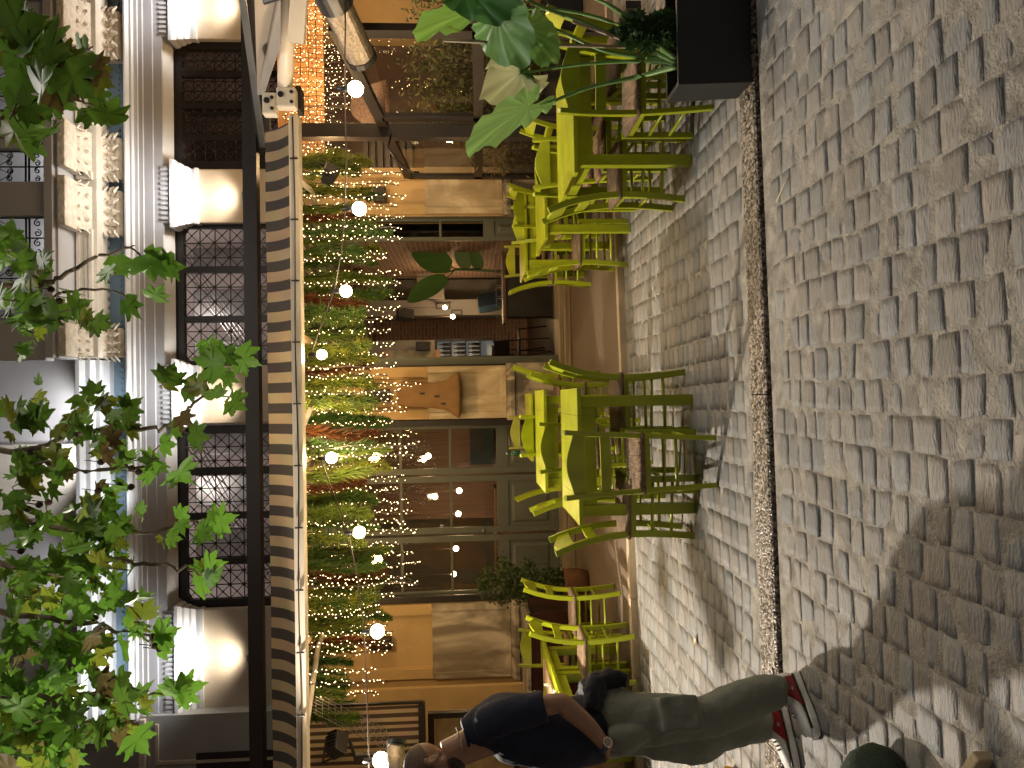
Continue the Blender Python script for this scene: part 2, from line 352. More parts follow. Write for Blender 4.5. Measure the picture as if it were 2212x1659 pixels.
M['sett'] = stonemat('grey_granite_setts', (0.235, 0.231, 0.222), 0.5, 0.8)
M['sett2'] = stonemat('flat_paving_setts', (0.215, 0.208, 0.195), 0.5, 0.5, (0.20, 0.12, 0.06))
M['joint'] = mat('sandy_joint', (0.27, 0.25, 0.215), 0.9, var=0.35, vs=14, bump=0.6, bs=90)
def pebbles():
    m, t, b = nodes_of('exposed_pebble_strip'); N = t.nodes; L = t.links; tc = N.new('ShaderNodeTexCoord')
    v = N.new('ShaderNodeTexVoronoi'); v.inputs['Scale'].default_value = 75; L.new(tc.outputs['Object'], v.inputs['Vector'])
    bw = N.new('ShaderNodeRGBToBW'); L.new(v.outputs['Color'], bw.inputs[0]); cr = N.new('ShaderNodeValToRGB'); e = cr.color_ramp.elements
    e[0].position = .25; e[0].color = (.045, .035, .028, 1); e[1].position = .8; e[1].color = (.46, .41, .35, 1); q = e.new(.55); q.color = (.24, .19, .14, 1)
    L.new(bw.outputs[0], cr.inputs[0]); L.new(cr.outputs[0], b.inputs['Base Color']); b.inputs['Roughness'].default_value = .28
    bp = N.new('ShaderNodeBump'); bp.inputs['Strength'].default_value = 1; bp.inputs['Distance'].default_value = .008; bp.invert = True; L.new(v.outputs['Distance'], bp.inputs['Height']); L.new(bp.outputs[0], b.inputs['Normal']); return m
M['agg'] = pebbles()
M['deck'] = mat('brown_aggregate_deck', (0.115, 0.082, 0.052), 0.55, var=0.4, vs=60, bump=0.7, bs=120, col2=(0.235, 0.175, 0.12))
g = MB(); g.add([(-60, -60, -.012), (60, -60, -.012), (60, 60, -.012), (-60, 60, -.012)], [(0, 1, 2, 3)])
tag(g.build('ground', M['joint']), kind='structure')
# mortar bed near (z 0) and far (z 0.02)
s1 = stone_field('street_paving', (-3.4, 4.0, -0.5, 4.0, .138, .116), 0.0, 0.0094, 3, clip=lambda x, y: y < kerb_y(x)-.085)
s1.data.materials.append(M['sett'])
m_ = MB(); m_.add([(-6, -4, .0062), (6, -4, .0062), (6, kerb_y(6)-.028, .0062), (-6, kerb_y(-6)-.028, .0062)], [(0, 1, 2, 3)])
tag(m_.build('street_joints', M['joint']), kind='structure')
s2 = stone_field('terrace_paving', (-6.0, 6.6, 3.8, 7.9, .150, .125), 0.024, 0.0048, 5, clip=lambda x, y: kerb_y(x)+.25 < y < deck_y(x)-.05, grid=4, gap=.007, tilt=.6)
s2.data.materials.append(M['sett2'])
m_ = MB(); m_.add([(-7, kerb_y(-7)+.18, .0265), (7, kerb_y(7)+.18, .0265), (7, deck_y(7)+.01, .0265), (-7, deck_y(-7)+.01, .0265)], [(0, 1, 2, 3)])
tag(m_.build('terrace_joints', M['joint']), kind='structure')
# concrete drain strip with exposed pebbles, its near edge a little step
k = MB()
for i in range(8):
    xa, xb = -7+i*1.75, -7+(i+1)*1.75-.006
    pr = [(0, -.02), (0, .020), (.010, .029), (.180, .031), (.190, .024), (.190, -.02)]
    k.loft([[(xa, kerb_y(xa)+a, b) for a, b in pr], [(xb, kerb_y(xb)+a, b) for a, b in pr]])
tag(k.build('drain_strip', M['agg']), kind='structure')
for X, Y in ((1606, 213), (1660, 1452)):
    q = P(X, Y, z=.05); st = MB(); st.lathe([(.0, .0), (.02, .0), (.02, .006), (.013, .006), (.013, .003), (0, .003)], (q.x, q.y, .0305), 18)
    tag(st.build('floor_bolt', M['silver'], smooth=True), 'small round metal bolt in the pebble strip '+('by the black planter' if Y < 800 else 'near the standing man\'s shoes'), 'bolt', 'bolts set in the pebble strip')
# brown raised deck in front of the building
k = MB(); xa, xb = -9, 9
pr = lambda x: [(x, deck_y(x), -.02), (x, deck_y(x), .078), (x, deck_y(x)+.06, .082), (x, 10.6, .084), (x, 10.6, -.02)]
k.loft([pr(xa), pr(xb)]); tag(k.build('terrace_deck', M['deck']), kind='structure')
M['edge'] = mat('pale_marble_edge', (0.42, 0.33, 0.23), 0.5, var=0.15, vs=5)
k = MB()
for i in range(10):
    xa, xb = -9+i*1.8, -9+(i+1)*1.8-.008
    pr = lambda x: [(x, deck_y(x)-.03, -.01), (x, deck_y(x)-.03, .086), (x, deck_y(x)+.05, .090), (x, deck_y(x)+.05, -.01)]
    k.loft([pr(xa), pr(xb)])
tag(k.build('deck_edge', M['edge']), kind='structure')

# ------------------------------------------------------------------ chairs and tables
def curve_pts(f, n): return [f(i/(n-1)) for i in range(n)]
POST = [(0, .140, -.205), (.15, .148, -.188), (.30, .156, -.178), (.45, .164, -.176), (.58, .170, -.188), (.70, .176, -.210), (.80, .182, -.238), (.88, .186, -.268), (.925, .189, -.286)]
def post_at(z):
    for a, b in zip(POST, POST[1:]):
        if a[0] <= z <= b[0]:
            t = (z-a[0])/(b[0]-a[0]); return a[1]+(b[1]-a[1])*t, a[2]+(b[2]-a[2])*t
    return POST[-1][1:]
def rail(mb, z0, z1, arch, th=.018, n=13):
    """back rail bent a little backwards between the posts, top edge arched"""
    rings = []
    for i in range(n):
        s = -1+2*i/(n-1)
        zt = z1 + arch*(math.cos(s*math.pi/2)**1.4) if arch else z1
        r = []
        for z, dy in ((z0, th/2), (zt, th/2), (zt, -th/2), (z0, -th/2)):
            xx, yy = post_at(min(z, .92)); r.append((s*(post_at(z0)[0]-.004), yy-.012*(1-s*s)+dy, z))
        rings.append(r)
    mb.loft(rings)
def make_chair():
    t = thing('tavern_chair', 'x', 'chair')
    for s in (-1, 1):
        b = MB(); b.bar([(s*x, y, z) for z, x, y in POST], .030, .042); b.build('back_post', M['lime'], t, bevel=.004)
    for s in (-1, 1):
        b = MB(); b.bar([(s*.188, .185, 0), (s*.190, .185, .46)], .040, .040); b.build('leg', M['lime'], t, bevel=.005)
    b = MB(); rail(b, .795, .868, .045); b.build('crest_rail', M['lime'], t, bevel=.003)
    b = MB(); rail(b, .635, .700, 0); b.build('back_rail', M['lime'], t, bevel=.003)
    b = MB()
    for a, c in (((-.158, -.176), (.158, -.176)), ((-.185, .19), (.185, .19)), ((-.158, -.17), (-.185, .185)), ((.158, -.17), (.185, .185))):
        d = Vector((c[0]-a[0], c[1]-a[1], 0)); b.bar([(a[0], a[1], .413), (c[0], c[1], .413)], .024, .042, side=(-d.y, d.x, 0))
    b.build('seat_frame', M['lime'], t, bevel=.003)
    # rush seat: pillow with four woven triangles
    b = MB(); n = 13; rings = []
    top = []
    for i in range(n):
        v = -1+2*i/(n-1); row = []
        for j in range(n):
            u = -1+2*j/(n-1); w = .182+.022*(v+1)/2*1.1
            e = max(abs(u), abs(v)); rz_ = .452+.026*(1-e**4)-.010*(1-e)**1
            tri = abs(abs(u)-abs(v)); rz_ -= .007*max(0, 1-tri*6)
            row.append((u*w, -.01+v*.200, rz_))
        top.append(row)
    vs = [p for r in top for p in r]; fs = [(i*n+j, i*n+j+1, (i+1)*n+j+1, (i+1)*n+j) for i in range(n-1) for j in range(n-1)]
    m = len(vs); vs += [(x*.98, y*.98, .428) for x, y, z in vs]
    fs += [tuple(m+q for q in f[::-1]) for f in fs]
    ring = [j for j in range(n)]+[i*n+n-1 for i in range(1, n)]+[(n-1)*n+j for j in range(n-2, -1, -1)]+[i*n for i in range(n-2, 0, -1)]
    fs += [(ring[a], ring[(a+1) % len(ring)], m+ring[(a+1) % len(ring)], m+ring[a]) for a in range(len(ring))]
    b.add(vs, fs); b.build('seat', M['rush'], t, smooth=True)
    for z in (.155, .285):
        for s in (-1, 1):
            x_, y_ = post_at(z); b = MB(); b.tube([(s*x_, y_, z), (s*.189, .185, z)], .0105, 8); b.build('stretcher', M['lime'], t, smooth=True)
    for z in (.215, .33):
        b = MB(); b.tube([(-.189, .185, z), (.189, .185, z)], .0105, 8); b.build('stretcher', M['lime'], t, smooth=True)
    z = .235; x_, y_ = post_at(z); b = MB(); b.tube([(-x_, y_, z), (x_, y_, z)], .0105, 8); b.build('stretcher', M['lime'], t, smooth=True)
    return t
chair0 = make_chair()
# foot of the back posts (x, y), facing, floor height, label.  rot 0 = faces away from the street
DZ = .085
def nearer(x, y):
    if x < -1.6: return x, y
    y2 = y-.20*max(0, min(1, (8-y)/3.2)); return x*y2/y, y2
def zf(y, x): return DZ if y > deck_y(x)+.0 else .028
CH = [ # x, y centre of seat, rotation deg, label
 (-.43, 4.76, 4, 'green chair with its back to the street, before the nearest table of the middle row'),
 (-.74, 5.14, -93, 'green chair leaning left at the nearest table of the middle row'),
 (-.05, 5.27, 91, 'green chair on the right side of the nearest table of the middle row'),
 (-.40, 6.22, 0, 'green chair with its back to the street between the first and second middle table'),
 (-.74, 6.72, -87, 'yellow lit chair at the left of the second table of the middle row'),
 (-.07, 6.75, 90, 'chair at the right of the second table of the middle row, seen edge on'),
 (-.36, 7.42, 0, 'chair with its back to the street before the farthest middle table'),
 (-.41, 8.72, 180, 'farthest chair of the middle row, facing the street before the grey doors'),
 (-.80, 7.98, -84, 'yellow chair left of the farthest middle table, beside the green bottle'),
 (.06, 8.05, 90, 'dim chair right of the farthest middle table, before the marble plinth'),
 (1.93, 4.66, -3, 'green chair with its back to the street, half hidden by the black planter'),
 (1.58, 5.18, -92, 'green chair leaning left at the nearest table of the right row'),
 (1.90, 5.66, 180, 'bright yellow chair facing the street behind the nearest right table'),
 (2.36, 5.12, 78, 'yellow chair behind the big leaves on the right side of the nearest right table'),
 (1.84, 6.22, 0, 'dark green chair back just behind the bright yellow chair, right row'),
 (1.42, 6.86, -91, 'green chair leaning left at the second table of the right row'),
 (1.84, 7.52, 180, 'yellow chair facing the street behind the second right table'),
 (2.33, 6.98, 90, 'yellow chair seen from its side beyond the nearest right table, by the glass screen'),
 (1.98, 7.92, 0, 'dark crested chair before the farthest right table'),
 (1.50, 8.44, -95, 'yellow chair at the left of the farthest right table, nearest the open door'),
 (1.73, 9.02, 180, 'farthest chair of the right row, facing the street before the open door'),
 (2.12, 8.45, 92, 'dim yellow chair right of the farthest right table, below the marble wall'),
 (-2.29, 6.60, 86, 'yellow chair tucked into the left tables, nearest the street'),
 (-2.08, 7.18, 90, 'yellow green chair standing free between the left tables and the ivy basket'),
 (-2.64, 7.62, 180, 'yellow chair facing the street behind the left tables'),
]
for i, (x, y, rz, lab) in enumerate(CH):
    x, y = nearer(x, y); c = chair0 if i == 0 else tree_copy(chair0)
    c.location = (x, y, zf(y, x)); c.rotation_euler = (0, 0, R(rz)); tag(c, lab, 'chair', 'lime green tavern chairs at the tables')
def make_table(w, d, h=.77, full=True):
    t = thing('tavern_table', 'x', 'table')
    b = MB()
    n = 5
    for i in range(n):
        a = -w/2+i*w/n; b.box(a+.0008, a+w/n-.0008, -d/2, d/2, h-.028, h, .003)
    b.build('tabletop', M['lime'], t)
    for sx in (-1, 1):
        for sy in (-1, 1):
            b = MB(); x_, y_ = sx*(w/2-.09), sy*(d/2-.055); b.box(x_-.036, x_+.036, y_-.036, y_+.036, 0, h-.03, .005); b.build('leg', M['lime'], t)
    for sy in (-1, 1):
        b = MB(); b.box(-w/2+.128, w/2-.128, sy*(d/2-.045)-.011, sy*(d/2-.045)+.011, h-.125, h-.03, .003); b.build('apron', M['lime'], t)
    for sx in (-1, 1):
        b = MB(); b.box(sx*(w/2-.075)-.011, sx*(w/2-.075)+.011, -d/2+.093, d/2-.093, h-.125, h-.03, .003); b.build('apron', M['lime'], t)
    b = MB(); b.box(-.02, .02, -d/2+.06, d/2-.06, h-.12, h-.032, .002); b.build('cross_rail', M['lime'], t)
    return t
tab0 = make_table(.89, .85)
TB = [(-.395, 5.355, 0, 'nearest table of the middle row, lime green'), (-.375, 6.83, 0, 'second table of the middle row, its left corner lit yellow'),
      (-.30, 8.08, 0, 'farthest table of the middle row, with the green bottle on it'),
      (1.945, 5.265, 0, 'nearest table of the right row, behind the black planter'), (1.875, 6.97, 0, 'second table of the right row, its plank top pointing at the camera'),
      (1.83, 8.42, 0, 'farthest table of the right row, by the open door')]
for i, (x, y, rz, lab) in enumerate(TB):
    x, y = nearer(x, y); c = tab0 if i == 0 else tree_copy(tab0)
    c.location = (x, y, zf(y, x)); c.rotation_euler = (0, 0, R(rz)); tag(c, lab, 'table', 'lime green tavern tables')
    if i == 2: c.scale = (.80, .9, 1)
tab1 = make_table(.92, .66)
for i, (x, y, lab) in enumerate(((-2.88, 6.42, 'left table nearest the street, laid with glasses beside the man'), (-2.88, 7.09, 'left table pushed against the laid one, farther from the street'))):
    c = tab1 if i == 0 else tree_copy(tab1)
    c.location = (x, y, .028 if i == 0 else .034); tag(c, lab, 'table', 'lime green tavern tables')
# ------------------------------------------------------------------ the neoclassical building
FY = 10.3                       # plane of its wall
BL = thing('neoclassical_building', 'ochre and beige neoclassical building with pilasters, grilles and a balcony behind the terrace', 'building', (0, FY, 0))
BL.location = (0, 0, 0)
def bpart(mb, name, m, parent=None, **k): return mb.build(name, m, parent or BL, **k)
def X_(Y, y=FY, X=900): return xat(Y, y, X)
Zd = .23                        # door sills
ZTOP = zat(372, FY)             # head of the openings
# openings (photo Y right edge, left edge)
OP = [(85, 365), (467, 792), (907, 1303)]
opx = [(X_(b), X_(a)) for a, b in OP]
XL = X_(1541); XR = 6.6
# wall piers between the openings: warm ochre below, beige above the beam
def pier(x0, x1):
    b = MB(); b.box(x0, x1, FY, FY+.45, 0, 3.95); bpart(b, 'wall', M['wall'])
    b = MB(); b.box(x0, x1, FY, FY+.45, 3.952, ZTOP+.02); bpart(b, 'upper_wall', M['wallup'])
xs = [XL]+[v for o in reversed(opx) for v in o]+[XR]
for i in range(0, len(xs), 2): pier(xs[i], xs[i+1])
# wall over the openings up to the balcony storey
b = MB(); b.box(XL, XR, FY, FY+.45, ZTOP+.022, zat(165, FY)); bpart(b, 'entablature_wall', M['greyup'])
# pilasters: raised frame below, shaft above
def pilaster(Y0, Y1, marble_top=925, base_top=1093, plinth=True):
    x0, x1 = X_(Y1), X_(Y0); f = .14
    zm, zb = zat(marble_top, FY), zat(base_top, FY)
    b = MB()
    # stucco field between raised margins
    b.box(x0+.0, x0+f, FY-.06, FY-.002, zm, 3.9, .006); b.box(x1-f, x1, FY-.06, FY-.002, zm, 3.9, .006)
    b.box(x0+f-.03, x0+f+.02, FY-.035, FY-.001, zm, 3.9, .006); b.box(x1-f-.02, x1-f+.03, FY-.035, FY-.001, zm, 3.9, .006)
    bpart(b, 'pilaster_margin', M['wall'])
    b = MB(); b.box(x0+.02, x1-.02, FY-.075, FY-.003, zb, zm-.003, .006)
    b.box(x0, x0+.09, FY-.095, FY-.004, zb, zm-.002, .008); b.box(x1-.09, x1, FY-.095, FY-.004, zb, zm-.002, .008)
    b.box(x0+.092, x1-.092, FY-.092, FY-.004, zb+.001, zb+.07, .008)
    bpart(b, 'marble_panel', M['marble'] if Y0 < 1200 else M['marblel'])
    b = MB()
    b.prism([(FY-.005, zb-.002), (FY-.11, zb-.002), (FY-.13, zb-.03), (FY-.16, zb-.06), (FY-.16, zb-.11), (FY-.13, zb-.13), (FY-.13, .086), (FY-.005, .086)], x0-.03, x1+.03)
    bpart(b, 'marble_plinth', M['marbleg'])
M['marblel'] = marble('white_veined_marble', (0.24, 0.20, 0.15), (0.62, 0.55, 0.43), 2.2, 0.45)
pilaster(365, 465); pilaster(793, 906); pilaster(1304, 1464)
def shaft(Y0, Y1):
    x0, x1 = xat(Y1, FY-.1, 480), xat(Y0, FY-.1, 480); zc = zat(428, FY-.1); z0 = 3.97
    b = MB(); b.box(x0, x1, FY-.10, FY-.002, z0, zc, .012); bpart(b, 'pilaster_shaft', M['wallup'])
    # capital: stack of mouldings
    zz = [zat(v, FY-.2) for v in (428, 420, 412, 405, 399, 393, 387, 381, 374)]
    pr = [(.10, zz[0]), (.125, zz[0]), (.125, zz[1]), (.11, zz[1]), (.11, zz[2]), (.15, zz[3]), (.15, zz[4]), (.17, zz[4]), (.20, zz[5]), (.20, zz[6]), (.23, zz[6]), (.26, zz[7]), (.26, zz[8]), (.10, zz[8])]
    b = MB(); dx = .03
    rings = []
    for o, z in pr:
        q = o-.10; rings.append([(x0-q*.6, FY-.002, z), (x0-q*.6, FY-o, z), (x1+q*.6, FY-o, z), (x1+q*.6, FY-.002, z)])
    b.loft(rings); bpart(b, 'capital', M['stoneup'])
    # little dentils over the capital
    b = MB(); n = max(8, int((x1-x0)/.062)); za, zb2 = zat(369, FY-.2), zat(353, FY-.2)
    for i in range(n): b.box(x0+(i+.25)*(x1-x0)/n, x0+(i+.75)*(x1-x0)/n, FY-.235, FY-.205, za, zb2)
    b.box(x0-.02, x1+.02, FY-.204, FY-.003, za-.01, zb2); bpart(b, 'dentil_row', M['greyup'])
PS = [(-95, 84), (366, 481), (790, 914), (1315, 1541)]
for a, c in PS: shaft(a, c)
# three stepped fasciae across the front, and the mouldings above them
xl, xr = XL-.02, XR
z4 = [zat(v, FY-.25, 830) for v in (352, 334, 314, 304, 296, 288, 282)]
b = MB(); b.prism([(FY-.003, z4[0]), (FY-.20, z4[0]), (FY-.20, z4[1]), (FY-.22, z4[1]+.008), (FY-.22, z4[2]), (FY-.245, z4[2]+.008), (FY-.245, z4[3]), (FY-.003, z4[3])], xl, xr)
bpart(b, 'fascia', M['greyup'])
b = MB(); b.prism([(FY-.004, z4[3]+.001), (FY-.27, z4[3]+.001), (FY-.27, z4[4]), (FY-.30, z4[4]+.02), (FY-.30, z4[5]), (FY-.34, z4[6]), (FY-.34, z4[6]+.02), (FY-.004, z4[6]+.02)], xl, xr)
bpart(b, 'architrave_moulding', M['stoneup'])
# soffits over each opening step back a little deeper
for x0, x1 in opx:
    b = MB(); b.prism([(FY+.02, ZTOP-.05), (FY-.16, ZTOP+.03), (FY-.19, z4[0]-.002), (FY-.003, z4[0]-.002)], x0-.1, x1+.1); bpart(b, 'opening_soffit', M['stoneup'])
# blue frieze, dentils, cornice
zf0, zf1 = zat(281, FY-.1), zat(237, FY-.1)
b = MB(); b.box(xl, xr, FY-.10, FY-.004, zf0-.03, zf1); bpart(b, 'frieze', M['blue'])
b = MB(); n = 60
for i in range(150):
    x = xl+.05+i*.078
    if x > xr-.1: break
    b.box(x, x+.034, FY-.135, FY-.101, zf0+.09, zf0+.115)
b.box(xl, xr, FY-.112, FY-.1005, zf0+.07, zf0+.089); bpart(b, 'frieze_bead_row', M['blue'])
xb0 = xat(779, FY-.2, 200)       # left end of the balcony
zd0, zd1 = zat(236, FY-.2), zat(223, FY-.2)
b = MB(); b.box(xl, xr, FY-.155, FY-.005, zf1+.002, zd1); 
x = xl
while x < xr: b.box(x, x+.068, FY-.21, FY-.156, zd0, zd1); x += .115
bpart(b, 'dentil_band', M['stoneup'])
zc = [zat(v, FY-.4) for v in (223, 214, 203, 196, 186, 176, 168)]
b = MB(); b.prism([(FY-.006, zc[0]+.002), (FY-.22, zc[0]+.002), (FY-.24, zc[1]), (FY-.36, zc[1]+.01), (FY-.36, zc[2]), (FY-.42, zc[3]), (FY-.42, zc[4]), (FY-.46, zc[5]), (FY-.46, zc[6]), (FY-.006, zc[6])], xl, xb0-.002)
bpart(b, 'cornice', M['stoneup'])
# upper storey wall, lit from the cornice by floods
b = MB(); b.box(XL, xb0+.3, FY+.1, FY+.5, zc[6]-.02, 12.4); b.box(xb0+.3, XR, FY+.1, FY+.5, zc[6]-.02, 12.4)
bpart(b, 'upper_storey_wall', M['greyup'])
b = MB(); xa, xb = X_(1120, FY, 100), X_(960, FY, 100)
b.box(xa, xb, FY+.04, FY+.098, zc[6]+.1, zc[6]+2.2, .01); bpart(b, 'shutter', M['panelstone'])
# balcony: slab, front panels, four carved consoles, railing
BY = FY-.95
zs0, zs1 = zat(124, BY), zat(97, BY)
b = MB(); b.prism([(FY-.007, zs0), (BY+.04, zs0), (BY+.04, zs0+.03), (BY, zs0+.05), (BY, zs1), (FY-.007, zs1)], xb0, xr); bpart(b, 'balcony_slab', M['greyup'])
b = MB(); b.box(xb0+.02, xr, FY-.50, FY-.23, zc[0]+.01, zs0-.002, .01); bpart(b, 'balcony_soffit_wall', M['panelstone'])
cons = [(-10, 92), (275, 365), (395, 490), (705, 766)]
for i in range(3):
    a, c = cons[i][1]+6, cons[i+1][0]-6
    x0, x1 = xat(c, FY-.5, 170), xat(a, FY-.5, 170); z0, z1 = zat(205, FY-.5), zs0-.02
    b = MB(); w = .05
    for q, (p0, p1, r0_, r1_) in enumerate(((x0, x1, z1-w, z1), (x0, x1, z0, z0+w), (x0, x0+w, z0+w+.001, z1-w-.001), (x1-w, x1, z0+w+.001, z1-w-.001))): b.box(p0, p1, FY-.545, FY-.498, r0_, r1_, .008)
    b.box(x0+.11, x1-.11, FY-.53, FY-.499, z0+.10, z1-.10, .012)
    bpart(b, 'soffit_panel', M['panelstone'])
def console(Ya, Yb):
    """S-scroll bracket with acanthus front"""
    x0, x1 = xat(Yb, FY-.7, 190), xat(Ya, FY-.7, 190); c = bpart_root = None
    z0 = zat(266, FY-.3); z1 = zs0-.004
    H = z1-z0; D = .62
    prof = []
    for t in np.linspace(0, 1, 26):
        z = z0+H*t; 
        y = .16+.46*(1/(1+math.exp(-(t-.52)*9)))+.055*math.exp(-((t-.10)/.10)**2)+.05*math.exp(-((t-.86)/.09)**2)
        if t > .93: y = .66
        prof.append((FY-.10-y*.9, z))
    pr = [(FY-.10, z0)]+prof+[(FY-.10, z1)]
    b = MB(); b.prism(pr, x0, x1); o = bpart(b, 'console', M['cream'])
    # top block and acanthus leaves laid on the curved front
    b = MB(); b.box(x0-.03, x1+.03, BY+.0, FY-.11, z1-.10, z1-.003, .012); b.build('console_cap', M['cream'], o)
    b = MB(); rg = random.Random(int(Ya))
    w = (x1-x0)
    for row in range(6):
        t = .08+row*.135; zc_ = z0+H*t
        i = min(25, int(t*25)); yy = prof[i][0]
        for k in range(5):
            xx = x0+w*(k+.5)/5; le = .13*(1-.35*abs(k-2)/2); dirx = (k-2)*.035
            tip = Vector((xx+dirx*1.5, yy-.05, zc_-.02)); base = Vector((xx, yy-.004, zc_+le))
            mid = (tip+base)/2+Vector((0, -.03, 0)); ww = w/5*.42
            b.loft([[base+Vector((-ww*.6, 0, 0)), base+Vector((0, -.012, 0)), base+Vector((ww*.6, 0, 0)), base+Vector((0, .015, 0))],
                    [mid+Vector((-ww, .012, 0)), mid+Vector((0, -.014, 0)), mid+Vector((ww, .012, 0)), mid+Vector((0, .03, 0))],
                    [tip+Vector((-ww*.3, 0, 0)), tip+Vector((0, -.008, .004)), tip+Vector((ww*.3, 0, 0)), tip+Vector((0, .02, 0))]])
    for s in (x0, x1):
        for (tt, rr) in ((.84, .085), (.12, .055)):
            i = int(tt*25); yy = prof[i][0]+rr*.9; zz_ = z0+H*tt
            for q in range(3):
                b.loft([[(s-.014, yy+(rr-q*.022)*math.cos(a), zz_+(rr-q*.022)*math.sin(a)) for a in np.linspace(0, 2*math.pi, 14, endpoint=False)], [(s+.014+q*.003, yy+(rr-.01-q*.022)*math.cos(a), zz_+(rr-.01-q*.022)*math.sin(a)) for a in np.linspace(0, 2*math.pi, 14, endpoint=False)]])
    b.build('acanthus_carving', M['cream'], o)
for a, c in cons: console(a, c)
# balustrade: grey piers and wrought iron panels with scrolls
zr1 = 8.25
for a, c in ((-60, 40), (100-60, 105), (280, 318), (390, 462), (575, 640), (700, 779)):
    pass
for a, c in ((0, 42), (280, 318), (390, 464), (688, 779)):
    b = MB(); b.box(xat(c, BY, 60), xat(a, BY, 60), BY+.03, BY+.22, zs1+.002, zr1, .015); bpart(b, 'balustrade_pier', M['greyup'])
b = MB(); b.box(xb0, xr, BY+.02, BY+.23, zr1+.002, zr1+.1, .01); bpart(b, 'balustrade_rail', M['greyup'])
def scroll(mb, cx, cz, y, r, sgn, turns=1.6, n=22, th=.008):
    pts = []
    for i in range(n):
        t = i/(n-1); a = turns*2*math.pi*t*sgn; rr = r*(1-.82*t); pts.append((cx+rr*math.cos(a), y, cz+rr*math.sin(a)))
    mb.tube(pts, th, 5)
def iron_panel(Ya, Yb):
    x0, x1 = xat(Yb, BY, 60), xat(Ya, BY, 60); y = BY+.12; b = MB(); z0 = zs1+.03; z1 = zr1-.01
    for z in (z0, z0+.20, z0+.24, z1): b.box(x0, x1, y-.010, y+.010, z, z+.016)
    n = max(2, int((x1-x0)/.22)); w = (x1-x0)/n
    for i in range(n+1): b.box(x0+i*w-.008, x0+i*w+.008, y-.007, y+.007, z0+.017, z1-.001)
    for i in range(n):
        cx = x0+(i+.5)*w
        for zc_ in (z0+.44, z0+.74):
            scroll(b, cx-w*.22, zc_, y, w*.21, 1); scroll(b, cx+w*.22, zc_, y, w*.21, -1)
            b.tube([(cx-w*.45, y, zc_+.15), (cx, y, zc_-.02), (cx+w*.45, y, zc_+.15)], .006, 5)
        for q in range(2):
            scroll(b, cx+(q-.5)*w*.5, z0+.11, y, w*.19, 1 if q else -1, 1.3)
    b.tube([(x0, y, z0+.58), (x1, y, z0+.58)], .007, 5)
    bpart(b, 'iron_balcony_panel', M['black'])
for a, c in ((44, 278), (320, 388), (466, 686)): iron_panel(a, c)
# ---------------- tall openings with chamfered dark frames and lattice grilles
def grille(x0, x1, z0, z1, y, cells_x, mull):
    fr = MB(); t = .11; c = .16
    # frame with cut top corners
    fr.box(x0, x0+t, y-.05, y+.05, z0, z1-c); fr.box(x1-t, x1, y-.05, y+.05, z0, z1-c); fr.box(x0+c, x1-c, y-.05, y+.05, z1-t, z1)
    for s, xx in ((1, x0), (-1, x1)):
        p = [(xx, z1-c), (xx+s*t, z1-c), (xx+s*(c+.03), z1-t), (xx+s*c, z1)]
        fr.loft([[(a, y-.049, b_) for a, b_ in p], [(a, y+.049, b_) for a, b_ in p]])
    o = bpart(fr, 'window_grille', M['black'])
    m = MB()
    for k in range(1, mull):
        xm = x0+(x1-x0)*k/mull; m.box(xm-.045, xm+.045, y-.04, y+.04, z0, z1-t-.002)
    m.build('mullion', M['black'], o)
    L = MB(); w = (x1-x0-2*t)/cells_x; nz = int((z1-t-z0)/w)+1; zt = z1-t
    for i in range(cells_x+1):
        xx = x0+t+i*w
        L.box(xx-.007, xx+.007, y-.006, y+.006, z0, zt)
    for j in range(nz):
        za = zt-j*w; zb_ = max(z0, za-w)
        L.box(x0+t, x1-t, y+.007, y+.019, za-.006, za+.006)
        for i in range(cells_x):
            xx = x0+t+i*w; f = (za-zb_)/w
            L.bar([(xx, y-.012, za), (xx+w*f, y-.012, zb_)], .013, .010, side=(0, 1, 0)); L.bar([(xx+w, y-.022, za), (xx+w-w*f, y-.022, zb_)], .013, .010, side=(0, 1, 0))
            for q in ((xx, za), (xx+w/2, za-w/2)):
                if q[1] > z0: L.lathe([(.0, -.02), (.026 if q[1] == za else .017, -.008), (0, .012)], (0, 0, 0), 8) if False else L.sphere((q[0], y-.02, q[1]), .027 if q[1] == za else .016, 6, 4, (1, .5, 1))
    L.build('lattice', M['black'], o)
    return o
zg0 = 3.6
for (x0, x1), cx_, ml in zip(opx, (11, 9, 12), (4, 3, 4)): grille(x0+.02, x1-.02, zg0, ZTOP-.03, FY+.12, cx_, ml)
# rooms behind the upper lattices
for i, (x0, x1) in enumerate(opx):
    b = MB(); mtl = M['mezz'] if 'mezz' in M else M.setdefault('mezz', mat('mezzanine_plaster', (0.55, 0.49, 0.47), .8, var=.04))
    b.box(x0-.2, x1+.2, 13.4, 13.5, 3.7, 7.0); b.box(x0-.2, x1+.2, FY+.46, 13.4, 6.9, 7.0); b.box(x0-.3, x0-.2, FY+.46, 13.5, 3.5, 7); b.box(x1+.2, x1+.3, FY+.46, 13.5, 3.5, 7)
    b.box(x0-.3, x1+.3, FY+.46, 13.5, 3.62, 3.7)
    bpart(b, 'mezzanine_room', mtl)
    b = MB(); xm = (x0+x1)/2
    for k in range(3): b.box(x0+.1+k*.9, x0+.65+k*.9, 13.3, 13.395, 4.6, 6.3, .02)
    for k in range(5): b.tube([(x0, 12.0-k*.06, 4.6+k*.05), (x1, 12.9-k*.06, 6.2+k*.05)], .012, 5)
    bpart(b, 'mezzanine_cable_tray', M['silver'])
    if i: lamp('mezzanine_lamp', 'POINT', (xm, 11.8, 6.5), 22 if i == 1 else 22, (1.0, .90, .84), .2, parent=BL)
    else: lamp('mezzanine_lamp', 'POINT', (xm, 12.6, 4.6), 2.5, (1.0, .6, .45), .2, parent=BL)
